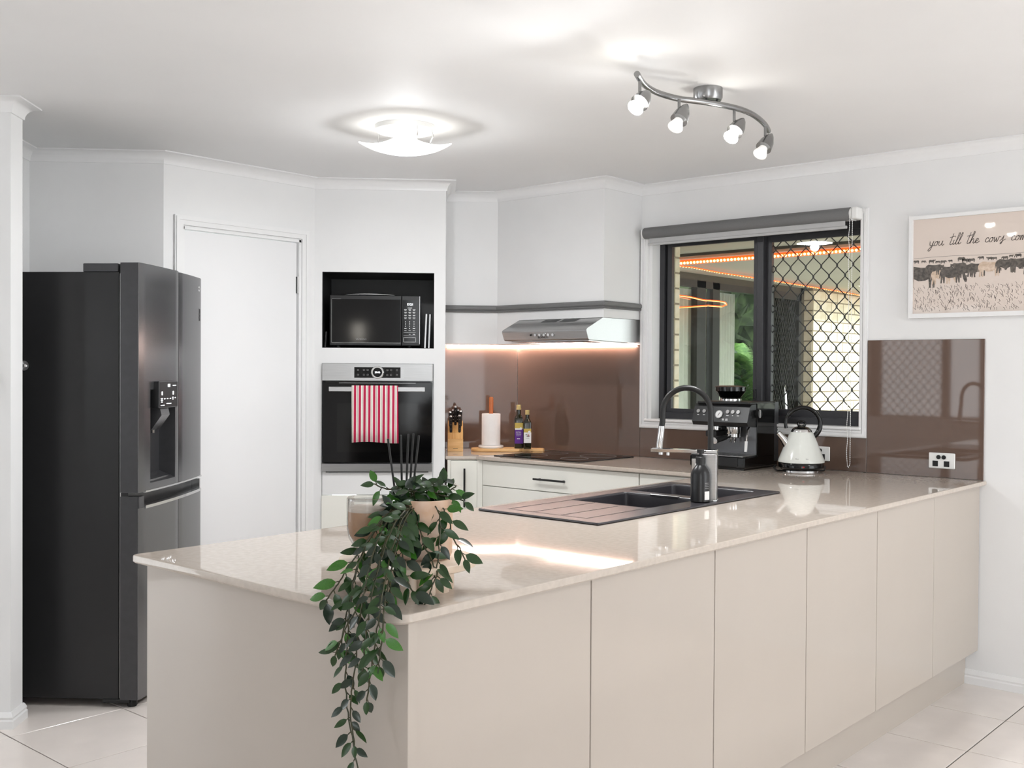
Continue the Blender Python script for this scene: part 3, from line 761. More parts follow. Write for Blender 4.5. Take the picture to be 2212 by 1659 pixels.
for x in (ox0_+.190,ox0_+.221,ox0_+.241,ox0_+.345,ox0_+.365,ox0_+.396):
    for z in (1.368,1.342):
        MB().box((x-.0045,-.0240,z-.004),(x+.0045,-.0234,z-.003)).box((x-.0045,-.0240,z+.003),(x+.0045,-.0234,z+.004)).box((x-.0045,-.0240,z-.003),(x-.0036,-.0234,z+.003)).box((x+.0036,-.0240,z-.003),(x+.0045,-.0234,z+.003)).build('symbol', 'grey_print', fc)
dr = box('oven_door', 'black_glass', (ox0_+.002,-.024,.872), (ox1_-.002,.003,1.304), ov, .003)
box('inner_window', 'blackgloss', (ox0_+.08,-.0245,.93), (ox1_-.08,-.0238,1.19), dr)
b = MB(); b.box((ox0_+.040,-.066,1.254),(ox1_-.040,-.052,1.279),.002); b.box((ox0_+.07,-.053,1.259),(ox0_+.10,-.023,1.274)); b.box((ox1_-.10,-.053,1.259),(ox1_-.07,-.023,1.274)); b.build('handle', 'steel', dr)
b = MB(); b.box((ox0_+.09,-.0255,1.297),(ox1_-.09,-.0235,1.3)); b.build('glass_edge', 'nickel', dr)
box('bottom_rail', 'steel_h', (ox0_,-.022,oz0_+.004), (ox1_,.003,.869), ov, .002)
box('vent_gap', 'black_plastic', (ox0_+.02,-.012,oz0_-.002), (ox1_-.02,.003,oz0_+.003), ov)
# tea towel hanging on the oven handle
tt = MB(); x0t, x1t = .205, .449; nx = 48
tops = [(-.0505,1.10),(-.0495,1.2805),(-.053,1.2835),(-.061,1.2850),(-.0675,1.2815),(-.0690,1.274),(-.0695,1.22),(-.070,1.14),(-.071,1.06),(-.0715,.984)]
for j, (y, z) in enumerate(tops):
    for i in range(nx+1):
        t_ = i/nx; f_ = max(0,(1.27-z))/.29
        wv_ = (.0035*math.sin(t_*15+.6)+.0025*math.sin(t_*31+1.5))*f_ if j >= 6 else 0
        xx = x0t+(x1t-x0t)*t_ + (.004*f_*math.sin(t_*9) if j >= 6 else 0) + .003*f_
        tt.v.append((xx-x0t, y-abs(wv_) if j >= 6 else y, z+(.004*math.sin(t_*5)*f_ if j == len(tops)-1 else 0)))
for j in range(len(tops)-1):
    for i in range(nx): a = j*(nx+1)+i; tt.f.append((a,a+1,a+nx+2,a+nx+1))
tw_o = tt.build('tea_towel', 'towel', smooth=60); m = tw_o.modifiers.new('s','SOLIDIFY'); m.thickness = .002; m.offset = 0
tw_o.location = (TL[0]+x0t*math.cos(R45), TL[1]+x0t*math.sin(R45), 0); tw_o.rotation_euler = (0,0,R45)
tag(tw_o, 'red and white striped tea towel hanging on the oven handle', 'tea towel')
# microwave
mv = thing('microwave', 'black microwave oven standing in the dark wall niche', 'microwave', (TL[0],TL[1],NI[2]), R45)
mx0,mx1,mz0,mz1 = .078,.562,.014,.285; yf = .035; PXl = mx0+.385
box('body', 'black_plastic', (mx0+.004,yf+.026,mz0), (mx1-.004,.40,mz1-.002), mv, .004)
for x in (mx0+.04,mx1-.06):
    for y in (yf+.05,.36): MB().tube([(x,y,0),(x,y,mz0+.002)], .014, 10).build('foot', 'black_rubber', mv)
dr = box('door', 'black_satin', (mx0,yf,mz0), (PXl-.001,yf+.025,mz1), mv, .003)
box('door_glass', 'black_glass', (mx0+.012,yf-.0015,mz0+.016), (PXl-.006,yf+.001,mz1-.022), dr)
b = MB(); b.box((mx0+.010,yf-.0018,mz0+.0145),(PXl-.005,yf-.0006,mz0+.016)); b.box((mx0+.010,yf-.0018,mz1-.022),(mx0+.06,yf-.0006,mz1-.0205)); b.box((mx0+.010,yf-.0018,mz0+.0145),(mx0+.0115,yf-.0006,mz1-.0205)); b.build('door_edge', 'nickel', dr)
text('logo_print', 'SAMSUNG', .0125, 'grey_print', dr, (mx0+.168,yf-.0017,mz0+.034))
cp_ = box('control_panel', 'black_satin', (PXl,yf,mz0), (mx1,yf+.025,mz1), mv, .003)
box('panel_face', 'black_glass', (PXl+.005,yf-.001,mz0+.016), (mx1-.010,yf+.001,mz1-.024), cp_)
b = MB(); b.box((mx1-.0045,yf-.0012,mz0+.01),(mx1-.001,yf+.0002,mz1-.004)); b.build('edge_strip', 'steel', cp_)
text('clock', '17:21', .0165, 'display', cp_, (PXl+.044,yf-.0018,mz1-.048))
def dash(x, z, w_, h_=.0022): return ((x-w_/2,yf-.0016,z-h_/2),(x+w_/2,yf-.0009,z+h_/2))
b = MB(); cols = [PXl+.020,PXl+.043,PXl+.066]
b.box(*dash(cols[1],mz1-.067,.024,.0035))
for r, z in enumerate((mz1-.077,mz1-.092,mz1-.107,mz1-.122)):
    for x in cols: b.box(*dash(x,z+.0022,.015)); b.box(*dash(x,z-.0022,.011))
for r, z in enumerate((mz1-.141,mz1-.153,mz1-.165)):
    for x in cols: b.box(*dash(x,z,.0035,.0055))
b.box(*dash(cols[1],mz1-.177,.0035,.0055)); b.box(*dash(cols[0],mz1-.177,.012,.004)); b.box(*dash(cols[2],mz1-.177,.013,.004))
for x in cols: b.box(*dash(x,mz1-.189,.012))
for z in (mz1-.199,mz1-.216): b.box(*dash(cols[1],z,.066,.0010))
b.box(*dash(cols[1],mz1-.208,.009)); b.box(*dash(cols[2],mz1-.208,.012,.004))
b.build('key_print', 'white_print', cp_)
b = MB(); zc = mz1-.238
for a, c in (((cols[1]-.033,zc-.013),(cols[1]+.033,zc-.0115)),((cols[1]-.033,zc+.0115),(cols[1]+.033,zc+.013)),((cols[1]-.033,zc-.013),(cols[1]-.0315,zc+.013)),((cols[1]+.0315,zc-.013),(cols[1]+.033,zc+.013))): b.box((a[0],yf-.0018,a[1]),(c[0],yf-.0008,c[1]))
b.build('door_button', 'white_print', cp_)
pl = thing('plate', 'thin pale shallow dish lying on top of the microwave', 'plate', (TL[0]+.285*.7071-.19*.7071,TL[1]+.285*.7071+.19*.7071,NI[2]+mz1), R45)
MB().lathe([(0,.0005),(.085,.0005),(.10,.002),(.138,.0065),(.138,.009),(.10,.005),(0,.0035)], n=40).build('dish', 'white_plastic', pl)
def tray(x, w_, h_, lean, label, grp):
    t = thing('baking_tray', label, 'tray', (TL[0]+x*.7071-.05*.7071,TL[1]+x*.7071+.05*.7071,NI[2]+.0005), R45, grp)
    b = MB(); b.prism_y([(0,0),(.006,0),(.006+lean,h_),(lean,h_)], 0, .30); b.build('sheet', 'black_satin', t)
    b = MB(); b.prism_y([(-.001,.0),(.007,.0),(.007+lean,h_),(-.001+lean,h_)], -.003, .0); b.build('rim', w_, t)
tray(.585, 'steel', .187, .0075, 'upright silver-rimmed tray beside the microwave, nearest to it', 'trays beside the microwave')
tray(.606, 'nickel', .186, .006, 'upright tray between the silver-rimmed one and the niche side', 'trays beside the microwave')
tray(.050, 'black_satin', .088, .006, 'small dark tray leaning at the left of the microwave', 'trays beside the microwave')
# ================================================================ fridge
FA = math.radians(128)
fr = thing('fridge', 'dark stainless french-door fridge standing in the wall recess', 'fridge', (-3.925,2.2145,0), FA)
FW, FB, SP = .715, .018, .385
def fy(x): return -FB*(1-((x-FW/2)/(FW/2))**2)
box('case', 'fridge_side', (.004,.085,.032), (FW-.06,.60,1.757), fr, .004)
box('hinge_cover', 'fridge_edge', (.006,.090,1.757), (.09,.235,1.791), fr, .002)
box('hinge_cover', 'fridge_edge', (FW-.11,.090,1.757), (FW-.025,.235,1.791), fr, .002)
MB().tube([(.04,.045,1.757),(.04,.045,1.788)], .014, 14).box((.02,.04,1.760),(.05,.09,1.784)).build('hinge', 'black_satin', fr)
def curved(x0, x1, z0, z1, th=.072, hole=None, nx=14, edge=.006):
    """door leaf with a bowed front; hole=(xa,xb,za,zb) leaves a pocket"""
    b = MB(); xs = [x0+(x1-x0)*i/nx for i in range(nx+1)]; zs = [z0, z1]
    if hole: xs = sorted(set([x for x in xs if not (abs(x-hole[0])<.008 or abs(x-hole[1])<.008)]+[hole[0],hole[1]])); zs = [z0,hole[2],hole[3],z1]
    g = {}
    for i, x in enumerate(xs):
        for j, z in enumerate(zs):
            e = edge if (i in (0,len(xs)-1)) else 0
            g[i,j] = len(b.v); b.v.append((x, fy(x)+e*.5, z))
    for i in range(len(xs)-1):
        for j in range(len(zs)-1):
            if hole and hole[0]-1e-6 <= xs[i] < hole[1]-1e-6 and j == 1: continue
            b.f.append((g[i,j],g[i+1,j],g[i+1,j+1],g[i,j+1]))
    o = len(b.v); n = len(xs); top = len(zs)-1
    for x in xs: b.v.append((x,th,z0))
    for x in xs: b.v.append((x,th,z1))
    for i in range(n-1):
        b.f.append((g[i,0],o+i,o+i+1,g[i+1,0])); b.f.append((g[i,top],g[i+1,top],o+n+i+1,o+n+i)); b.f.append((o+i,o+n+i,o+n+i+1,o+i+1))
    for i, oi in ((0,0),(n-1,n-1)):
        loop = [g[i,j] for j in range(len(zs))]+[o+n+oi, o+oi]; b.f.append(tuple(loop))
    return b
H_ = (.092,.338,.900,1.283)
d1 = curved(.0, SP-.002, .868, 1.794, hole=H_).build('door', 'fridge_steel', fr, smooth=25)
d2 = curved(SP+.002, FW, .868, 1.790).build('door', 'fridge_steel', fr, smooth=25)
d3 = curved(.0, SP-.002, .032, .806).build('drawer_front', 'fridge_steel', fr, smooth=25)
d4 = curved(SP+.002, FW, .032, .806).build('drawer_front', 'fridge_steel', fr, smooth=25)
# darker side cheeks of the near doors
for z0, z1 in ((.869,1.7935),(.033,.853)): box('door_side', 'fridge_edge', (-.0012,.006,z0), (.0,.078,z1), fr)
box('gasket', 'steel', (.0,.0745,.04), (.004,.080,1.75), fr)
# grip channel between upper and lower doors
def strip(x0, x1, za, zb, y_off, th, mat, name, par):
    b = MB(); n = 16
    for i in range(n+1):
        x = x0+(x1-x0)*i/n; y = fy(x)+y_off
        b.v += [(x,y,za),(x,y,zb),(x,y+th,zb),(x,y+th,za)]
    for i in range(n):
        for k in range(4): k2=(k+1)%4; b.f.append((i*4+k,(i+1)*4+k,(i+1)*4+k2,i*4+k2))
    b.f += [(0,1,2,3),(n*4+3,n*4+2,n*4+1,n*4)]
    return b.build(name, mat, par)
strip(.05, FW-.012, .800, .812, -.003, .02, 'chrome', 'grip_edge', fr)
strip(.05, FW, .865, .872, -.002, .01, 'chrome', 'trim_edge', fr)
box('grip_channel', 'black_satin', (.0,.045,.806), (FW,.075,.868), fr)
box('grip_end', 'fridge_edge', (.0,.0,.806), (.05,.075,.852), fr); box('grip_end', 'chrome', (FW-.012,.004,.806), (FW,.075,.856), fr)
# water dispenser
dp_ = MB(); x0,x1,z0,z1 = H_; yb = .050
fl = [(x0,fy(x0),z0),(x1,fy(x1),z0),(x1,fy(x1),z1),(x0,fy(x0),z1),(x0+.012,yb,z0+.03),(x1-.006,yb,z0+.03),(x1-.006,yb,z1-.02),(x0+.012,yb,z1-.02)]
dp_.add(fl, [(4,5,6,7),(0,4,7,3),(1,2,6,5),(0,1,5,4),(3,7,6,2)])
dp_.build('dispenser_recess', 'fridge_edge', d1, smooth=0)
b = MB(); b.box((.120,fy(.2)-.020,1.205),(.326,yb-.002,1.316),.003); b.build('dispenser_panel', 'black_satin', d1)
yp = fy(.2)-.0206
b = MB(); b.prism_x([(fy(.2)-.004,1.206),(fy(.2)-.012,1.175),(.018,1.112),(.044,1.112),(.044,1.206)], .165, .255); b.build('spout_housing', 'fridge_steel', d1)
MB().tube([(.205,.026,1.114),(.205,.026,1.098)], .008, 10).build('spout', 'chrome', d1)
b = MB(); b.box((x0+.014,.0,z0+.002),(x1-.008,yb-.002,z0+.012)); b.build('drip_tray', 'fridge_steel', d1)
b = MB()
def pd(x, z, w_, h_=.003): b.box((x-w_/2,yp-.0003,z-h_/2),(x+w_/2,yp+.0004,z+h_/2))
for x, z, w_, h_ in ((.225,1.298,.022,.012),(.285,1.298,.035,.003),(.150,1.266,.010,.014),(.272,1.266,.010,.014),(.147,1.244,.018,.003),(.147,1.237,.018,.003),(.147,1.230,.014,.003),(.178,1.243,.010,.003),(.208,1.243,.012,.003),(.240,1.243,.010,.003),(.268,1.247,.012,.003),(.268,1.240,.008,.003),(.295,1.245,.008,.003),(.155,1.216,.04,.002),(.205,1.222,.012,.003),(.223,1.222,.012,.003),(.242,1.222,.012,.003)): pd(x, z, w_, h_)
b.build('panel_print', 'display', d1)
lx = .665
MB().lathe([(0,-.0005),(.013,-.0005),(.013,-.0012),(0,-.0012)], (lx,fy(lx),1.739), 20, axis='y').build('emblem', 'chrome', d2)
text('logo_print', 'LG', .011, 'dark_print', d2, (lx,fy(lx)-.0014,1.739))
b = MB(); x, z0, z1 = .672, 1.590, 1.648
for a, c in (((x-.009,z0),(x+.009,z0+.002)),((x-.009,z1-.002),(x+.009,z1)),((x-.009,z0),(x-.0075,z1)),((x+.0075,z0),(x+.009,z1)),((x-.003,z0+.012),(x+.003,z0+.02)),((x-.003,z0+.03),(x+.003,z0+.036))): b.box((a[0],fy(x)-.0012,a[1]),(c[0],fy(x)+.0006,c[1]))
b.build('badge', 'fridge_edge', d2)
for x, y in ((.03,.04),(FW-.05,.04),(.03,.6),(FW-.05,.6)): MB().lathe([(0,0),(.018,0),(.02,.006),(.02,.022),(.014,.034),(0,.034)], (x,y,0), 16).build('foot', 'black_plastic', fr)
b = MB(); b.box((.0,.04,.018),(.05,.15,.034),.004); b.build('bottom_hinge', 'black_satin', fr)
mg = thing('magnet_hook', 'round chrome magnet stuck on the dark fridge side near the wall end', 'magnet')
pm = at_depth(54, 790, 1)     # on the fridge side plane
n_ = Vector((math.sin(math.radians(38)), -math.cos(math.radians(38)), 0)); p0_ = Vector((-3.925,2.2145,0))
r_ = ray(52.5, 790); t_ = ((p0_-EO).dot(n_))/r_.dot(n_); pm = EO+r_*t_
mg.location = pm-n_*.0035; mg.rotation_euler = (0,0,math.radians(38))
MB().lathe([(0,-.014),(.006,-.013),(.010,-.009),(.020,-.006),(.021,-.002),(.021,0)], n=24, axis='y').build('disc', 'chrome', mg)
# ================================================================ bench-top things
# coffee machine, front faces -Y
cm = thing('espresso_machine', 'black espresso machine with bean hopper on the bench under the window', 'coffee machine', (-2.775,4.505,BZ1))
w_ = .300
b = MB(); b.box((0,.0,.008),(w_,.335,.062),.006); b.box((.006,.006,0),(w_-.006,.33,.01)); b.build('base', 'blackgloss', cm)
box('back_column', 'black_satin', (.0,.165,.06), (w_,.335,.312), cm, .008)
box('side_panel', 'blackgloss', (w_-.004,.12,.06), (w_+.002,.30,.318), cm, .001)
box('rear_strip', 'fridge_edge', (w_-.003,.298,.03), (w_+.003,.337,.322), cm, .001)
hdp = [(.165,.315),(.07,.312),(.055,.300),(.028,.226),(.040,.208),(.165,.200)]
hh = MB().prism_x(hdp, -.006, w_-.002).build('head', 'black_satin', cm, smooth=25)
box('top_tray', 'black_plastic', (.004,.06,.312), (w_-.004,.33,.324), cm, .004)
# front fascia slope frame
fs0, fs1 = Vector((0,.028,.226)), Vector((0,.055,.300)); fd = (fs1-fs0).normalized(); fn = Vector((0,-fd.z,fd.y))
def fp(x, u, d=0): return Vector((x,0,0))+fs0+fd*u+fn*d
def disc(x, u, r, d0, d1, mat, name, par, n=20):
    return MB().tube([fp(x,u,d0), fp(x,u,d1)], r, n).build(name, mat, par)
for x in (.022,.055,.088,.185,.213,.242): disc(x, .052, .0095, 0, .006, 'chrome', 'button', hh)
disc(.140, .038, .0205, 0, .006, 'chrome', 'gauge', hh, 32); disc(.140, .038, .0165, .006, .0066, 'white_print', 'gauge_face', hh, 28)
MB().tube([fp(.136,.030,.0072), fp(.146,.047,.0072)], .0011, 6).build('needle', 'dark_print', hh)
b = MB()
for x, u, ww in ((.022,.034,.010),(.055,.034,.012),(.088,.034,.010),(.185,.034,.014),(.213,.034,.006),(.242,.034,.012),(.165,.016,.010),(.165,.011,.012),(.184,.016,.012),(.184,.011,.014),(.09,.016,.008)):
    q = [fp(x-ww/2,u-.0015,.0006),fp(x+ww/2,u-.0015,.0006),fp(x+ww/2,u+.0015,.0006),fp(x-ww/2,u+.0015,.0006)]; b.add(q, [(0,1,2,3)])
b.build('key_print', 'white_print', hh, smooth=0)
hp_ = MB().lathe([(.052,.324),(.052,.337),(.050,.340),(.074,.372),(.076,.374),(.076,.395),(.073,.395),(.071,.374),(.047,.342),(.047,.324)], (.11,.20,0), 36, close=True).build('hopper', 'glass_smoke', cm)
MB().lathe([(.0535,.322),(.0535,.335)], (.11,.20,0), 30).build('hopper_ring', 'chrome', hp_)
MB().lathe([(0,.345),(.03,.345),(.055,.368),(.04,.376),(0,.380)], (.11,.20,0), 24).build('coffee_beans', 'black_plastic', hp_)
MB().lathe([(0,.402),(.05,.401),(.079,.396),(.079,.393),(0,.393)], (.11,.20,0), 36).build('hopper_lid', 'black_satin', hp_)
b = MB(); b.lathe([(.033,.165),(.036,.170),(.036,.200)], (.178,.115,0), 28); b.build('group_head', 'chrome', cm)
pf = MB(); pf.lathe([(0,.148),(.030,.148),(.034,.152),(.034,.167)], (.178,.115,0), 28); pf.tube([(.178,.09,.155),(.160,.03,.146)], .006, 10); pfo = pf.build('portafilter', 'chrome', cm)
MB().tube([(.168,.06,.151),(.158,.01,.143),(.152,-.02,.138)], [.011,.014,.0155], 16).build('handle', 'black_plastic', pfo)
MB().tube([(.1518,-.0205,.138),(.1512,-.0235,.1375)], .0158, 20).build('handle_cap', 'chrome', pfo)
b = MB()
for x in (.168,.188): b.tube([(x,.112,.15),(x,.112,.138),(x,.106,.130),(x,.104,.124)], .005, 8)
b.build('spouts', 'chrome', pfo)
b = MB(); b.lathe([(.028,.18),(.03,.182),(.03,.205)], (.075,.115,0), 24); b.box((.045,.07,.150),(.105,.16,.18),.006); b.build('grinder_cradle', 'black_plastic', cm)
b = MB(); b.lathe([(.0305,.182),(.031,.19),(.0305,.2)], (.075,.115,0), 24); b.build('grinder_ring', 'chrome', cm)
MB().tube([(.262,.12,.205),(.262,.10,.19),(.266,.085,.15),(.268,.07,.09)], .004, 8).build('steam_wand', 'chrome', cm)
MB().tube([(.2668,.078,.135),(.268,.07,.085)], .0075, 12).build('wand_sleeve', 'white_plastic', cm)
MB().tube([(w_+.001,.115,.268),(w_+.020,.115,.268)], .020, 20).build('steam_dial', 'black_plastic', cm); box('dial_bar', 'chrome', (w_+.018,.104,.248), (w_+.026,.112,.288), cm, .002)
box('back_plate', 'fridge_steel', (.006,.160,.066), (w_-.006,.166,.20), cm)
b = MB(); b.box((.008,-.002,.062),(w_-.008,.16,.068),.002); b.build('drip_tray', 'steel_h', cm)
b = MB()
for k in range(9): b.box((.03+k*.028,.02,.0675),(.036+k*.028,.14,.0686))
b.build('tray_slots', 'black_plastic', cm)
box('tray_front', 'black_satin', (.012,-.004,.018), (w_-.035,.002,.060), cm, .002)
# kettle
kt = thing('kettle', 'cream cone-shaped electric kettle with black loop handle on the bench', 'kettle', (-2.247,4.632,BZ1), math.radians(36))
MB().lathe([(0,0),(.082,0),(.085,.003),(.083,.012),(.078,.016),(0,.016)], n=40).build('power_base', 'chrome', kt)
MB().lathe([(.075,.015),(.096,.018),(.104,.026),(.1045,.042),(.101,.048)], n=40).build('collar', 'blackgloss', kt)
bd = MB().lathe([(.101,.0475),(.1065,.050),(.1065,.056),(.103,.066),(.054,.186),(.050,.190),(.046,.191)], n=48).build('body', 'kettle_cream', kt)
MB().lathe([(.049,.190),(.0475,.196),(.042,.204)], n=36).build('lid_ring', 'chrome', kt)
MB().lathe([(.043,.203),(.034,.211),(.018,.216),(0,.217)], n=32).build('lid', 'blackgloss', kt)
b = MB(); b.tube([(.017*math.cos(a*math.pi/10),0,.228+.012*math.sin(a*math.pi/10)) for a in range(21)], .0055, 10, caps=False); b.build('lid_knob', 'blackgloss', kt)
hpts = []
for a in range(196, -62, -8):
    hpts.append((.006+.080*math.cos(math.radians(a)), 0, .228+.076*math.sin(math.radians(a))))
hpts += [(.052,0,.150),(.070,0,.112),(.088,0,.078),(.103,0,.058)]
MB().tube(hpts, [.008]*6+[.0105]*20+[.012]*(len(hpts)-30)+[.012,.010,.008,.006], 14).build('handle', 'blackgloss', kt)
MB().tube([(-.062,0,.128),(-.085,0,.160),(-.108,0,.186)], [.022,.016,.013], 16).build('spout', 'chrome', kt)
text('logo_print', 'Russell Hobbs', .010, 'grey_print', bd, (-.015,-.0985,.070), rot=(math.radians(70),0,math.radians(-8)))
b = MB(); b.box((-.012,-.1052,.030),(-.004,-.104,.036)); b.build('light_dot', 'red_print', kt)
MB().tube([(-.08,.02,.006),(-.11,.01,.006),(-.125,.02,.02),(-.11,.035,.03)], .004, 8).build('cord', 'black_rubber', kt)
MB().tube([(.08,.03,.006),(.115,.05,.006),(.13,.10,.02)], .004, 8).build('cord', 'black_rubber', kt)
# knife block (fronts of the diagonal corner face -e2)
kb = thing('knife_block', 'bamboo knife block full of black-handled knives in the cook corner', 'knife block', (-4.318,4.435,BZ1), R45)
b = MB(); b.prism_x([(-.055,0),(.055,0),(.075,.135),(.018,.175),(-.045,.105)], -.044, .044); bo = b.build('block', 'bamboo', kb)
box('band', 'wood_light', (-.0445,-.062,.0), (.0445,-.045,.072), kb, .001)
box('print', 'dark_print', (-.014,-.0624,.0165), (.014,-.0619,.0185), kb)
sl_n = Vector((0,-.743,.669)); sl_u = Vector((0,.669,.743))
for (x, u, L, tl) in ((-.026,.012,.090,0),(.024,.012,.095,0),(-.03,.055,.085,.1),(.030,.058,.088,-.1),(0,.066,.11,0),(-.012,.088,.07,.05),(.014,.088,.07,-.05)):
    p = Vector((x,-.045,.105))+sl_u*u; d = (Vector((0,-.35,.94)) if u > .03 else Vector((tl,-.25,.97))).normalized()
    k_ = MB(); k_.tube([p-d*.01, p+d*.012, p+d*L*.55, p+d*L], [.0075,.008,.0088,.0098], 10); h_ = k_.build('knife_handle', 'black_plastic', kb)
    b = MB(); b.tube([p+d*L, p+d*(L+.008)], [.0098,.006], 10)
    side = Vector((0,-.97,-.25))
    for f_ in (.2,.5,.8): b.tube([p+d*L*f_+side*.006, p+d*L*f_+side*.0098], .0018, 6)
    b.build('steel_cap', 'chrome', h_)
mk = thing('phone_charger', 'slim white gadget leaning between the tower wall and knife block', 'gadget', (-4.372,4.395,BZ1), R45)
box('case', 'white_plastic', (-.012,-.03,.012), (.002,.03,.10), mk, .003); box('stand', 'black_plastic', (-.014,-.035,0), (.004,.035,.012), mk, .002)
# chopping board with things standing on it, along the diagonal
bo_ = thing('chopping_board', 'long wooden paddle board lying in front of the brown splashback', 'chopping board', (-4.105,4.60,BZ1), math.radians(40))
outl = arc(-.175+.07,.0,.072,270,90,8)[::1] + [(.07,.072),(.105,.06),(.125,.028),(.225,.026)] + arc(.225,0,.026,90,-90,4)[1:] + [(.125,-.028),(.105,-.06),(.07,-.072)]
slab(outl, 0, .019, .004).build('board', 'wood_light', bo_, smooth=30)
BT = BZ1+.019
pt = thing('paper_towel_holder', 'white paper towel roll on a marble stand with wooden post', 'paper towel', (-4.152,4.562,BT))
MB().lathe([(0,0),(.070,0),(.0735,.004),(.0735,.012),(.069,.016),(0,.016)], n=40).build('base', 'marble_white', pt)
MB().lathe([(.014,.017),(.054,.017),(.0545,.02),(.0545,.196),(.053,.199),(.014,.199)], n=40).build('roll', 'paper_white', pt)
MB().lathe([(0,.016),(.0125,.016),(.0125,.29),(.010,.296),(0,.296)], n=20).build('post', 'wood_orange', pt)
def sqf(p):
    def f(th): c, s_ = abs(math.cos(th)), abs(math.sin(th)); return (c**p+s_**p)**(-1/p)
    return f
def oil(loc, h, wd, label, col, lh, grp='olive oil bottles'):
    t = thing('oil_bottle', label, 'bottle', loc, math.radians(44), grp); r = wd/2
    z1 = h*.70; b = MB(); b.lathe([(0,0),(r*.94,0),(r,.004),(r,z1-.008),(r*.93,z1)], n=40, sq=sqf(7))
    b.lathe([(r*.93,z1),(r*.75,z1+.010),(r*.52,z1+.018),(r*.48,z1+.026),(r*.48,h*.90)], n=40); b.build('glass', 'olive_glass', t)
    MB().lathe([(r*.52,h*.885),(r*.55,h*.89),(r*.55,h*.93),(r*.50,h*.935),(r*.54,h*.945),(r*.54,h),(0,h)], n=24).build('cap', 'gold_cap', t)
    y = -r-.0006
    box('label', col, (-r*.93,y,lh[0]), (r*.93,y+.0005,lh[1]), t); box('label_top', 'gold_print', (-r*.93,y-.0001,lh[1]), (r*.90,y+.0005,lh[2]), t)
    MB().tube([(r*.45,y-.0005,lh[1]+.003),(r*.45,y,lh[1]+.003)], .0075, 18).build('seal', 'white_print', t)
    return t, y, r
o1, y, r = oil((-4.020,4.655,BT), .252, .051, 'taller olive oil bottle with purple and gold label', 'purple_print', (.028,.112,.148))
box('band', 'white_print', (-r*.85,y-.0004,.108), (r*.5,y,.117), o1)
text('print', 'EXTRA', .0098, 'white_print', o1, (-.002,y-.0004,.094)); text('print', 'VIRGIN', .0098, 'white_print', o1, (-.002,y-.0004,.083)); text('print', 'OLIVE OIL', .0058, 'white_print', o1, (-.002,y-.0004,.0735)); box('print', 'white_print', (-.011,y-.0004,.0545), (.007,y,.0580), o1)
o2, y, r = oil((-3.965,4.668,BT), .222, .046, 'shorter olive oil bottle with white label beside the purple one', 'white_print', (.034,.094,.116))
b = MB(); b.tube([(-.012,y-.0003,.080),(-.006,y-.0003,.083),(.0,y-.0003,.078)], .0015, 5); b.tube([(-.006,y-.0003,.074),(.003,y-.0003,.070),(.012,y-.0003,.073)], .0015, 5); b.build('print', 'dark_print', o2)
b = MB(); b.tube([(.002,y-.0003,.072),(.006,y-.0003,.083),(.009,y-.0003,.074)], .0022, 6); b.build('print', 'red_print', o2)
box('print', 'grey_print', (-.010,y-.0004,.0590), (.010,y,.0605), o2)
# ================================================================ blind, picture, wall bits
bl = thing('roller_blind', 'rolled-up grey roller blind above the kitchen window', 'blind', (-3.248,4.800,2.116))
MB().lathe([(0,0),(.030,0),(.0305,.001),(.0305,1.157),(.030,1.158),(0,1.158)], (0,0,0), 28, axis='x').build('roll', 'blind_grey', bl)
b = MB(); b.box((.03,-.002,-.056),(1.13,.0015,-.018)); b.build('fabric', 'blind_back', bl)
MB().box((.02,-.007,-.068),(1.14,.005,-.054),.003).build('hem_bar', 'blind_back', bl)
for x in (-.012,1.158):
    b = MB(); b.lathe([(0,0),(.026,0),(.026,.012),(0,.012)], (x,0,0), 20, axis='x'); b.box((x+.002,-.01,-.03),(x+.006,.05,.030),.002); b.build('bracket', 'white_plastic', bl)
b = MB(); b.box((1.170,-.028,-.028),(1.200,.048,.028),.008); b.build('bracket', 'white_plastic', bl)
ch = MB()
xa, xb, zb_ = 1.165, 1.180, -1.185
pth = [(xa,-.034,-.02)] + [(xa+.002*math.sin(i*.5),-.034,-.02-i*(.01)) for i in range(1,115)] + [(xa+.003,-.034,zb_),(xa+.008,-.034,zb_-.005),(xb-.003,-.034,zb_+.004)] + [(xb,-.034,zb_+.012+i*.01) for i in range(0,115)]
for p in pth:
    bm = bmesh.new(); bmesh.ops.create_icosphere(bm, subdivisions=1, radius=.0024); ch.bm(bm, Matrix.Translation(p))
ch.tube(pth, .0010, 4)
tag(ch.build('bead_chain', 'white_plastic', bl), kind='stuff')
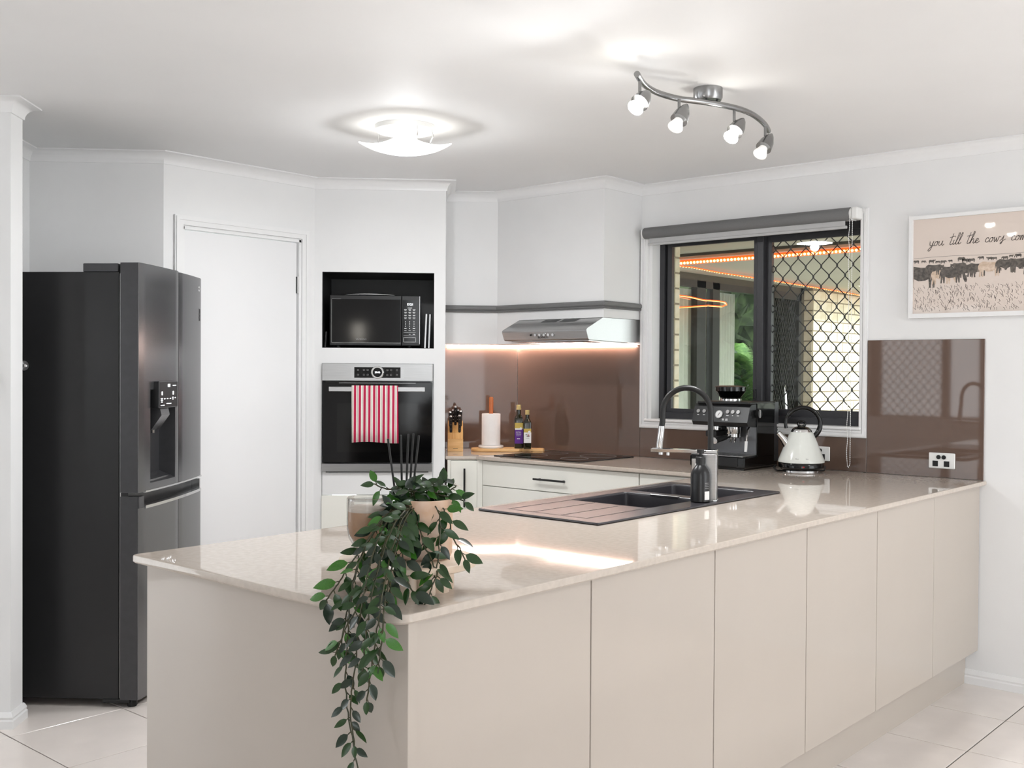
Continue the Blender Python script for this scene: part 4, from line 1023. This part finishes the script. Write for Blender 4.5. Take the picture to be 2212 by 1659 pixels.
# framed cow picture; local x right, z up on the window wall
pic = thing('picture', 'white-framed picture of grazing cows with handwriting on the right wall', 'picture', (-1.824,WY-.001,1.618))
PWd, PH = .86, .462; fwid = .017
b = MB()
b.frame(0, PWd, 0, PH, fwid, -.030, 0, wb=.020)
b.build('frame', 'trim_white', pic)
art = box('print_sheet', 'art_paper', (fwid-.002,-.018,fwid), (PWd-fwid+.002,-.015,PH-fwid), pic)
rnd = random.Random(11)
yA = -.0184
def cow(b, x, z, s, flip=1, head=0):
    hy = -.22+.42*head; P = [(-.46,.24),(-.52,.12),(-.54,-.12),(-.51,-.12),(-.50,.02),(-.47,-.10),(-.49,-.34),(-.43,-.34),(-.39,-.10),(-.36,-.34),(-.31,-.34),(-.29,-.06),(-.15,-.13),(.05,-.12),(.14,-.08),(.16,-.34),(.21,-.34),(.23,-.10),(.27,-.34),(.32,-.34),(.33,-.04),(.42,.02),(.47,hy+.02),(.53,hy-.10),(.60,hy-.11),(.63,hy-.02),(.60,hy+.12),(.64,hy+.18),(.56,hy+.17),(.50,.22),(.36,.30),(.15,.26),(-.10,.27),(-.32,.31)]
    b.add([(min(PWd-fwid-.002,max(fwid+.002,x+flip*px*s)), yA, z+pz*s) for px,pz in P], [tuple(range(len(P)))])
bd_, bm_2 = MB(), MB()
hz = .258
for k in range(26): cow(bd_, .36*rnd.random()*0+.03+k*.0315+rnd.uniform(-.01,.01), hz-.006+rnd.uniform(-.004,.004), .026*rnd.uniform(.7,1.2), rnd.choice((-1,1)), rnd.random())
for k in range(9): cow(bd_, .10+k*.09+rnd.uniform(-.02,.02), hz-.045+rnd.uniform(-.012,.006), .05*rnd.uniform(.7,1.2), rnd.choice((-1,1)), rnd.random())
for x, z, s, fl, h, lt in ((.065,.175,.125,1,.5,0),(.150,.172,.082,1,.1,1),(.19,.176,.085,1,0,0),(.245,.192,.075,-1,.4,0),(.30,.195,.075,1,.5,0),(.355,.196,.085,1,.6,1),(.42,.205,.075,1,.3,0),(.47,.205,.08,-1,.3,0),(.54,.2,.09,1,.4,0),(.62,.195,.10,-1,.3,1),(.70,.19,.10,1,.3,0),(.78,.185,.11,1,.2,0),(.11,.205,.06,1,.7,0),(.22,.21,.05,-1,.7,0)):
    yA -= .00002; cow(bm_2 if lt else bd_, x, z+.012, s*1.22, fl, h)
tag(bd_.build('cow_print', 'art_dark', art, smooth=0), kind='stuff'); tag(bm_2.build('pale_cow_print', 'art_mid', art, smooth=0), kind='stuff')
b = MB(); yA = -.0186
def stroke(b, pts, wd):
    for (x0,z0),(x1,z1) in zip(pts, pts[1:]):
        d = Vector((x1-x0,z1-z0)); L = d.length
        if L < 1e-6: continue
        n = Vector((-d.y,d.x))/L*wd/2; e = d/L*wd*.35
        q = [(x0-e.x+n.x,z0-e.y+n.y),(x0-e.x-n.x,z0-e.y-n.y),(x1+e.x-n.x,z1+e.y-n.y),(x1+e.x+n.x,z1+e.y+n.y)]
        b.add([(x,yA,z) for x,z in q], [(0,1,2,3)])
stroke(b, [(.02+i*.041, hz+.012+.003*math.sin(i*.5)) for i in range(21)], .0012)
for k in range(620):
    x = rnd.uniform(.022,PWd-.025); z = rnd.uniform(.025,.135)**1.0; a = rnd.uniform(.9,2.2); l = rnd.uniform(.006,.018)
    stroke(b, [(x,z),(x+l*.5*math.cos(a),z+l*.5*math.sin(a)),(x+l*math.cos(a+.3),z+l*math.sin(a+.3))], .0011)
b.build('grass_print', 'art_ink', art, smooth=0)
# handwriting, letters as pen strokes in a 1-unit x-height
GL = {
 'y': ([[(0,1),(.1,.3),(.35,.05),(.6,.35),(.75,1)],[(.75,1),(.6,0),(.4,-.8),(.1,-1.0),(-.05,-.75),(.3,-.3),(1.0,.25)]], .95),
 'o': ([[(.55,.95),(.2,.8),(.05,.35),(.25,.02),(.55,.2),(.68,.6),(.55,.95),(.6,.75),(1.0,.85)]], .95),
 'u': ([[(0,.9),(-.02,.3),(.2,.03),(.5,.3),(.7,.95)],[(.7,.95),(.62,.3),(.8,.03),(1.1,.3)]], 1.0),
 't': ([[(.45,2.3),(.2,.9),(.1,.2),(.3,.02),(.7,.3)],[(-.15,1.55),(.9,1.75)]], .65),
 'i': ([[(.15,.95),(.02,.25),(.2,.03),(.55,.35)],[(.3,1.55),(.33,1.62)]], .48),
 'l': ([[(-.05,.2),(.4,1.3),(.62,2.2),(.45,2.35),(.25,1.5),(.1,.35),(.25,.03),(.6,.35)]], .55),
 'h': ([[(-.05,.2),(.4,1.4),(.58,2.2),(.42,2.35),(.2,1.2),(.02,0),(.2,.6),(.5,.95),(.65,.7),(.6,.15),(.8,.03),(1.05,.3)]], .98),
 'e': ([[(.0,.35),(.35,.5),(.55,.8),(.35,.97),(.1,.6),(.12,.15),(.4,.03),(.85,.35)]], .78),
 'c': ([[(.6,.75),(.4,.97),(.1,.65),(.08,.2),(.35,.03),(.8,.3)]], .75),
 'w': ([[(0,.95),(.02,.2),(.2,.05),(.42,.8),(.45,.15),(.65,.05),(.88,.95),(1.2,.85)]], 1.15),
 's': ([[(-.05,.1),(.35,.6),(.55,1.1),(.5,.5),(.4,-.3),(.2,-.5),(.15,-.3),(.6,.15),(1.0,.4)]], .9),
 'm': ([[(0,.9),(0,0),(.2,.75),(.38,.9),(.4,0),(.6,.75),(.8,.9),(.82,.15),(.98,.03),(1.2,.3)]], 1.15)}
b = MB(); yA = -.0188; x = .088; xh = .0212; base = .322
for ch_ in 'you till the cows come home':
    if ch_ == ' ': x += .025; continue
    st, ad = GL[ch_]
    for s_ in st:
        pts = []
        for i in range(len(s_)-1):          # Catmull-Rom smoothing
            p0,p1,p2,p3 = [Vector(s_[max(0,min(len(s_)-1,i+d))]) for d in (-1,0,1,2)]
            for q in range(4):
                t_ = q/4; pts.append(.5*((2*p1)+(-p0+p2)*t_+(2*p0-5*p1+4*p2-p3)*t_*t_+(-p0+3*p1-3*p2+p3)*t_**3))
        pts.append(Vector(s_[-1]))
        stroke(b, [(x+(p.x*1.0+.22*p.y)*xh, base+p.y*xh) for p in pts], .0024)
    x += ad*xh*1.03
b.build('handwriting_print', 'art_ink', art, smooth=0, label='handwritten line of words')
# wall phone at the left edge on the stub wall
wp_c = Vector((-1.625,4.122,0)); 
ph = thing('wall_phone', 'white wall telephone with curly cord at the left edge of the photo', 'telephone')
def on_stub(px, py):
    n_ = Vector((math.sin(R45), -math.cos(R45), 0)); p0 = n_*(-4.122); r_ = ray(px,py); return EO+r_*(((p0-EO).dot(n_))/r_.dot(n_))
ph.location = on_stub(-28, 800); ph.rotation_euler = (0,0,R45)
box('cradle', 'white_plastic', (-.05,-.03,-.055), (.038,0,.075), ph, .006)
MB().tube([(-.02,-.045,-.05),(-.02,-.055,-.02),(-.02,-.055,.05),(-.02,-.045,.085)], [.02,.015,.015,.02], 12).build('handset', 'white_plastic', ph)
cr_ = MB(); pts = []
for i in range(120):
    t_ = i/119; a = t_*40*3.1416*.5; cx = .038+.012*math.sin(t_*3.0)*1.0 - .05*max(0,t_-.75)*2; cz = -.005-.085*min(1,t_*1.25)
    if t_ > .8: cx = .046-.09*(t_-.8)*5*.8; cz = -.09-.012*math.sin((t_-.8)*15)
    pts.append((cx+.0028*math.cos(a*3), -.018+.0028*math.sin(a*3), cz))
cr_.tube(pts, .0028, 6).build('cord', 'white_plastic', ph)
# ================================================================ lamps
dome = thing('ceiling_lamp', 'lit square curved glass ceiling lamp left of the spot rail', 'ceiling lamp', (-3.255,3.035,ZC))
MB().lathe([(0,0),(.125,0),(.125,-.018),(.118,-.024),(0,-.024)], n=40).build('mount', 'white_plastic', dome)
b = MB(); n = 16; s_ = .137
for j in range(n+1):
    for i in range(n+1):
        u, v = -1+2*i/n, -1+2*j/n; r2 = (u*u+v*v)/2
        b.v.append((u*s_, v*s_, -.116+.046*r2))
for j in range(n):
    for i in range(n): a = j*(n+1)+i; b.f.append((a,a+1,a+n+2,a+n+1))
o = b.build('glass_dish', 'lamp_dish', dome, smooth=60); m = o.modifiers.new('s','SOLIDIFY'); m.thickness = .005
for a in (20,160,200,340):
    x, y = .121*math.cos(math.radians(a)), .121*math.sin(math.radians(a))
    MB().tube([(x,y,-.018),(x*1.06,y*1.06,-.05),(x*.95,y*.95,-.075)], .0022, 6).build('clip', 'chrome', dome)
ll = bpy.data.lights.new('ceiling_lamp_bulb', 'POINT'); ll.shadow_soft_size = .03; ll.energy = 5.5; ll.color = (.97,.985,1)
lo = bpy.data.objects.new('ceiling_lamp_bulb', ll); C.objects.link(lo); lo.parent = dome; lo.location = (0,0,-.15)
l2 = bpy.data.lights.new('ceiling_lamp_glow', 'AREA'); l2.shape = 'DISK'; l2.size = .24; l2.energy = 8.5; l2.color = (.97,.985,1)
lo = bpy.data.objects.new('ceiling_lamp_glow', l2); C.objects.link(lo); lo.parent = dome; lo.location = (0,0,-.124)
# added unseen copy of the lamp, brightens the far doors and right floor
fill_lamp = thing('ceiling_lamp', 'added square glass ceiling lamp right of the frame, brightening the dining side', 'ceiling lamp', (.9,3.3,ZC))
for ch_ in list(dome.children):
    c_ = ch_.copy(); C.objects.link(c_); c_.parent = fill_lamp
    if c_.type == 'LIGHT': c_.data = ch_.data.copy(); c_.data.energy *= 1.15
# spot rail
base_c = Vector((-1.985,3.325,ZC))
sr = thing('spot_rail', 'brushed nickel wave-shaped rail with four spotlights on the ceiling', 'spotlight rail', base_c)
MB().lathe([(0,0),(.052,0),(.052,-.034),(.047,-.044),(0,-.045)], n=36).build('ceiling_cup', 'nickel', sr)
b = MB(); b.tube([(.0,-.02,-.04),(.02,-.03,-.062)], .005, 8); b.tube([(.01,.03,-.04),(.035,.02,-.062)], .005, 8); b.build('stem', 'nickel', sr)
rp = [(-1.947,2.824),(-2.000,2.945),(-2.022,3.056),(-2.011,3.169),(-1.975,3.249),(-1.942,3.335),(-1.920,3.442),(-1.926,3.556),(-1.962,3.704),(-2.006,3.822)]
sm = []
for i in range(len(rp)-1):
    p0,p1,p2,p3 = [Vector(rp[max(0,min(len(rp)-1,i+d))]) for d in (-1,0,1,2)]
    for q in range(5):
        t_ = q/5; sm.append(.5*((2*p1)+(-p0+p2)*t_+(2*p0-5*p1+4*p2-p3)*t_*t_+(-p0+3*p1-3*p2+p3)*t_**3))
sm.append(Vector(rp[-1]))
RZ = 2.322
MB().tube([(p.x-base_c.x,p.y-base_c.y,RZ-ZC) for p in sm], .0105, 12).build('rail', 'nickel', sr)
for (px, ptop, pbot, tip, lampc, lit) in ((1382,174,200,(1402,198),(1372,234),1),(1467,214,238,(1484,226),(1458,276),0),(1586,238,262,(1606,257),(1578,298),1),(1653,272,294,(1667,290),(1641,334),0)):
    p = at_z(px, ptop, RZ-.008); dpt = (p-EO).dot(cam_f)
    q = at_depth(px, pbot, dpt); tp = at_depth(*tip, dpt+.012); lc = at_depth(*lampc, dpt-.03)
    L_ = lambda v: Vector(v)-base_c
    MB().tube([L_(p), L_(q)], .0055, 10).build('arm', 'nickel', sr)
    ax = (lc-tp); ln = ax.length; ax.normalize()
    hd_ = MB().tube([L_(tp), L_(tp+ax*ln*.12), L_(tp+ax*ln*.38), L_(tp+ax*ln*.68)], [.005,.014,.026,.031], 20).build('head', 'nickel', sr)
    lm = MB().tube([L_(tp+ax*ln*.60), L_(tp+ax*ln*.72), L_(tp+ax*ln*.97), L_(tp+ax*ln)], [.014,.0165,.027,.0265], 22).build('lamp', 'lamp_lit' if lit else 'lamp_dim', hd_)
    sl_ = bpy.data.lights.new('spot_lamp_bulb', 'SPOT'); sl_.energy = 18 if lit else 17; sl_.spot_size = math.radians(165); sl_.spot_blend = .8; sl_.shadow_soft_size = .025; sl_.color = (.98,.99,1)
    so_ = bpy.data.objects.new('spot_lamp_bulb', sl_); C.objects.link(so_); so_.parent = sr; so_.location = L_(tp+ax*(ln+.022)); so_.rotation_euler = (-ax).to_track_quat('Z','Y').to_euler()
# lantern hanging behind the camera, mirrored in the microwave door
ln_ = thing('pendant_lantern', 'lit lantern pendant mirrored in the microwave door', 'lantern', (.10,-1.55,1.72))
box('pane', 'lantern_pane', (-.075,-.075,0), (.075,.075,.19), ln_, .004)
b = MB()
for x in (-.078,.078):
    for y in (-.078,.078): b.box((x-.004,y-.004,-.01),(x+.004,y+.004,.2))
b.box((-.085,-.085,.19),(.085,.085,.205)); b.tube([(0,0,.2),(0,0,ZC-1.721)], .004, 6); b.build('frame', 'black_satin', ln_)
# ================================================================ cake stand with mug, plant, diffuser
cs = thing('cake_stand', 'round stone cake stand with scalloped foot near the bench corner', 'cake stand', (-1.666,1.567,BZ1))
MB().lathe([(0,.050),(.140,.050),(.147,.053),(.149,.059),(.147,.066),(.142,.068),(0,.068)], n=64).build('plate', 'stand_stone', cs)
b = MB(); n = 12; P = []
for k in range(n):
    a0 = 2*math.pi*(k+.5)/n
    for j in range(-4, 5):
        a = a0+j*.28; c_ = (.078*math.cos(a0), .078*math.sin(a0)); rr_ = .0212
        P.append((c_[0]+rr_*math.cos(a0+j*math.pi/8.5), c_[1]+rr_*math.sin(a0+j*math.pi/8.5)))
b.prism(P, 0, .0505); b.build('foot', 'stand_stone', cs, smooth=40)
PZ = BZ1+.068
mugc = at_depth(794, 1210, 2.262)
mug = thing('latte_glass', 'double-walled glass of milky coffee on the cake stand', 'glass', (mugc.x,mugc.y,PZ+.0003))
MB().lathe([(0,0),(.026,0),(.029,.003),(.029,.012),(.030,.026),(.040,.042),(.0445,.062),(.0450,.127),(.0440,.130),(.0425,.128),(.0425,.124)], n=40).build('outer_wall', 'glass_clear', mug)
MB().lathe([(.0424,.124),(.0420,.066),(.0385,.050),(.031,.038),(.018,.033),(0,.033)], n=40).build('inner_wall', 'glass_clear', mug)
MB().lathe([(0,.034),(.018,.034),(.0305,.039),(.038,.051),(.0415,.067),(.0415,.100),(0,.100)], n=36).build('coffee', 'coffee', mug)
MB().lathe([(0,.1003),(.0415,.1003),(.0415,.108),(.036,.111),(0,.111)], n=36).build('foam', 'milk_foam', mug)
potc = at_depth(917, 1215, 2.272)
df = thing('reed_diffuser', 'reed diffuser with tall black sticks behind the plant pot', 'diffuser', (0,0,0))
dc = at_depth(872, 1190, 2.335); df.location = (dc.x,dc.y,PZ+.0003)
MB().lathe([(0,0),(.026,0),(.028,.003),(.028,.06),(.024,.068),(.012,.072),(.012,.085)], n=24).build('bottle', 'soap_black', df)
for (tx,ty),(bx,by) in (((838,948),(851,1045)),((866,940),(868,1045)),((882,938),(878,1045)),((893,937),(886,1045)),((905,941),(893,1050))):
    t_ = at_depth(tx,ty,2.33); b0 = at_depth(bx,by,2.33); d = (b0-t_)
    e = Vector((0,0,.03)); c0 = Vector((dc.x,dc.y,PZ))
    MB().tube([t_-Vector((dc.x,dc.y,PZ)), b0-c0, Vector(((b0-c0).x*.5,(b0-c0).y*.5,.07))], .0024, 8).build('reed', 'black_rubber', df)
# ---- trailing plant
pp = thing('trailing_plant', 'trailing green artificial plant in a stone pot, vines hanging over the bench end', 'plant', (potc.x,potc.y,PZ+.0003))
PO = Vector((potc.x,potc.y,PZ+.0003))
MB().lathe([(0,0),(.050,0),(.056,.004),(.0595,.012),(.0600,.122),(.0585,.127),(.0545,.127),(.0535,.118),(.0535,.105)], n=48).build('pot', 'travertine', pp)
MB().lathe([(0,.112),(.03,.111),(.0535,.106)], n=32).build('soil', 'soil', pp)
def leaf_mesh(name, mat, L=1.0, W=.46):
    b = MB(); n = 6
    for i in range(n+1):
        t_ = i/n; wd = W/2*math.sin(math.pi*min(1,t_**.80))**.85 if 0 < t_ < 1 else 0
        y = t_*L; z = -.16*t_*t_*L
        b.v += [(-wd,y,z+wd*.22),(0,y,z),(wd,y,z+wd*.22)]
    for i in range(n):
        a = i*3; b.f += [(a,a+1,a+4,a+3),(a+1,a+2,a+5,a+4)]
    # fine raised midrib
    me = b.mesh(name, mat, smooth=80); return me
LM = [leaf_mesh('leaf','leaf_a'), leaf_mesh('leaf','leaf_b',1,.5), leaf_mesh('leaf','leaf_c'), leaf_mesh('leaf','leaf_a',1,.40)]
rnd = random.Random(21); nleaf = 0
def add_leaf(p, d, up, L, k):
    global nleaf
    d = d.normalized(); x = d.cross(up)
    if x.length < 1e-4: x = d.orthogonal()
    x.normalize(); z = x.cross(d)
    m = Matrix((x, d, z)).transposed().to_4x4() @ Matrix.Scale(L, 4); m.translation = p-PO
    nleaf += 1
    if nleaf <= 298: o = link('leaf', LM[k], pp); o.matrix_local = m
    else:
        me = LM[k]; extra.add([m @ v.co for v in me.vertices], [tuple(f.vertices) for f in me.polygons])
stems = MB(); extra = MB()
camdir = -cam_f
def vine(pts, step=.021, L=(.030,.042), r=.0016, bright=.12):
    W = [Vector(p) for p in pts]; S = []
    for i in range(len(W)-1):
        p0,p1,p2,p3 = [W[max(0,min(len(W)-1,i+d))] for d in (-1,0,1,2)]
        for q in range(5):
            t_ = q/5; S.append(.5*((2*p1)+(-p0+p2)*t_+(2*p0-5*p1+4*p2-p3)*t_*t_+(-p0+3*p1-3*p2+p3)*t_**3))
    S.append(W[-1])
    S = [s_ + Vector((rnd.uniform(-1,1),rnd.uniform(-1,1),rnd.uniform(-.5,.5)))*.0015 for s_ in S]
    stems.tube([s_-PO for s_ in S], r, 5)
    acc = rnd.uniform(0,step); side = 1
    for a, c in zip(S, S[1:]):
        seg = (c-a).length; t0 = acc
        while t0 < seg:
            p = a.lerp(c, t0/seg); tg = (c-a).normalized()
            lat = tg.cross(camdir).normalized()*side
            d = lat*rnd.uniform(.5,1.0) + tg*rnd.uniform(.15,.9) + camdir*rnd.uniform(-.25,.45) + Vector((0,0,-rnd.uniform(0,.55)))
            up = camdir*rnd.uniform(.35,1) + Vector((0,0,rnd.uniform(.1,.9))) + lat*rnd.uniform(-.5,.5)
            l = rnd.uniform(*L); d.normalize()
            st = p+d*.008; stems.tube([p-PO, st-PO], r*.7, 4)
            add_leaf(st, d, up, l*1.08, 2 if rnd.random() < bright else rnd.choice((0,1,0,1,3)))
            side = -side; t0 += step*rnd.uniform(.75,1.3)
        acc = t0-seg
    add_leaf(S[-1], (S[-1]-S[-2])+Vector((0,0,-.002)), camdir+Vector((0,0,.3)), L[0]*1.05, 0)
def D(px, py, d): return at_depth(px, py, d)
def Y(px, py, y): return at_y(px, py, y)
rimd = 2.245
vine([D(885,1082,rimd),D(848,1098,2.19),D(806,1150,2.13),D(779,1208,2.09),Y(764,1262,1.355),Y(754,1330,1.343),Y(749,1400,1.346),Y(746,1470,1.35),Y(751,1540,1.353),Y(762,1600,1.356),Y(773,1655,1.358),Y(780,1700,1.358)], .022, (.022,.034))
vine([D(892,1083,rimd),D(850,1110,2.18),D(820,1160,2.12),D(800,1222,2.07),Y(786,1282,1.345),Y(776,1345,1.338),Y(770,1415,1.342),Y(762,1480,1.35),Y(757,1545,1.354),Y(765,1610,1.356)], .022, (.024,.036))
vine([D(900,1083,rimd),D(870,1120,2.17),D(848,1185,2.11),D(832,1250,2.06),Y(822,1310,1.34),Y(813,1370,1.335),Y(805,1425,1.34),Y(798,1480,1.346),Y(792,1515,1.35)], .020, (.026,.038))
vine([D(884,1084,rimd),D(830,1122,2.16),D(780,1185,2.12),D(745,1240,2.11),Y(722,1272,1.345),Y(705,1296,1.35)], .021, (.032,.044), bright=.35)
vine([D(890,1084,rimd),D(842,1140,2.15),D(815,1225,2.08),Y(778,1300,1.345),Y(742,1368,1.338),Y(724,1415,1.345)], .022, (.028,.038))
vine([D(905,1084,rimd),D(872,1130,2.16),D(850,1210,2.10),D(836,1275,2.05),Y(829,1330,1.34),Y(824,1385,1.34),Y(818,1440,1.345)], .019, (.028,.040))
vine([D(896,1083,rimd),D(855,1128,2.15),D(826,1200,2.09),D(808,1262,2.05),Y(797,1325,1.335),Y(789,1392,1.335),Y(783,1450,1.34)], .020, (.026,.038))
vine([D(888,1083,rimd),D(838,1112,2.17),D(797,1168,2.13),D(770,1228,2.10),Y(757,1290,1.35),Y(745,1345,1.345),Y(735,1400,1.348)], .021, (.026,.038))
vine([D(930,1084,2.235),D(947,1105,2.205),D(950,1160,2.19),D(946,1205,2.17),D(942,1245,2.145),D(930,1278,2.13),D(915,1310,2.12)], .018, (.030,.040))
vine([D(945,1084,2.24),D(966,1115,2.215),D(978,1160,2.20),D(994,1185,2.19),D(1003,1208,2.18)], .016, (.030,.042), bright=.4)
vine([D(915,1084,2.235),D(885,1100,2.21),D(905,1140,2.195),D(918,1180,2.18),D(935,1215,2.16),D(940,1250,2.15)], .018, (.032,.042))
vine([D(905,1084,2.235),D(880,1105,2.20),D(872,1150,2.18),D(870,1200,2.14),D(876,1245,2.11),D(890,1275,2.10)], .017, (.030,.042))
vine([D(892,1084,rimd),D(868,1112,2.18),D(858,1165,2.14),D(846,1225,2.09),D(842,1280,2.05)], .015, (.032,.044))
vine([D(900,1070,2.26),D(868,1060,2.25),D(835,1056,2.24),D(808,1046,2.235)], .014, (.028,.036))
vine([D(935,1068,2.26),D(965,1072,2.25),D(990,1078,2.24),D(1004,1084,2.235)], .016, (.028,.036), bright=.7)
vine([D(945,1072,2.27),D(970,1060,2.27),D(985,1050,2.27)], .014, (.028,.036), bright=.6)
for (px, py) in ((858,1046),(880,1040),(900,1046),(920,1050),(940,1046),(960,1050),(866,1056),(912,1040),(932,1058),(872,1062),(890,1056),(950,1060)):
    vine([D(905+(px-905)*.5,1082,2.26+rnd.uniform(-.02,.04)), D((px+905)/2+(px-905)*.2,(py+1080)/2,2.25+rnd.uniform(-.02,.04)), D(px,py,2.25+rnd.uniform(-.03,.05))], .013, (.026,.036), bright=.25)
stems.build('vine', 'stem', pp, smooth=60)
if extra.v: tag(extra.build('small_leaves', 'leaf_a', pp, smooth=80), kind='stuff')
print('leaves', nleaf)
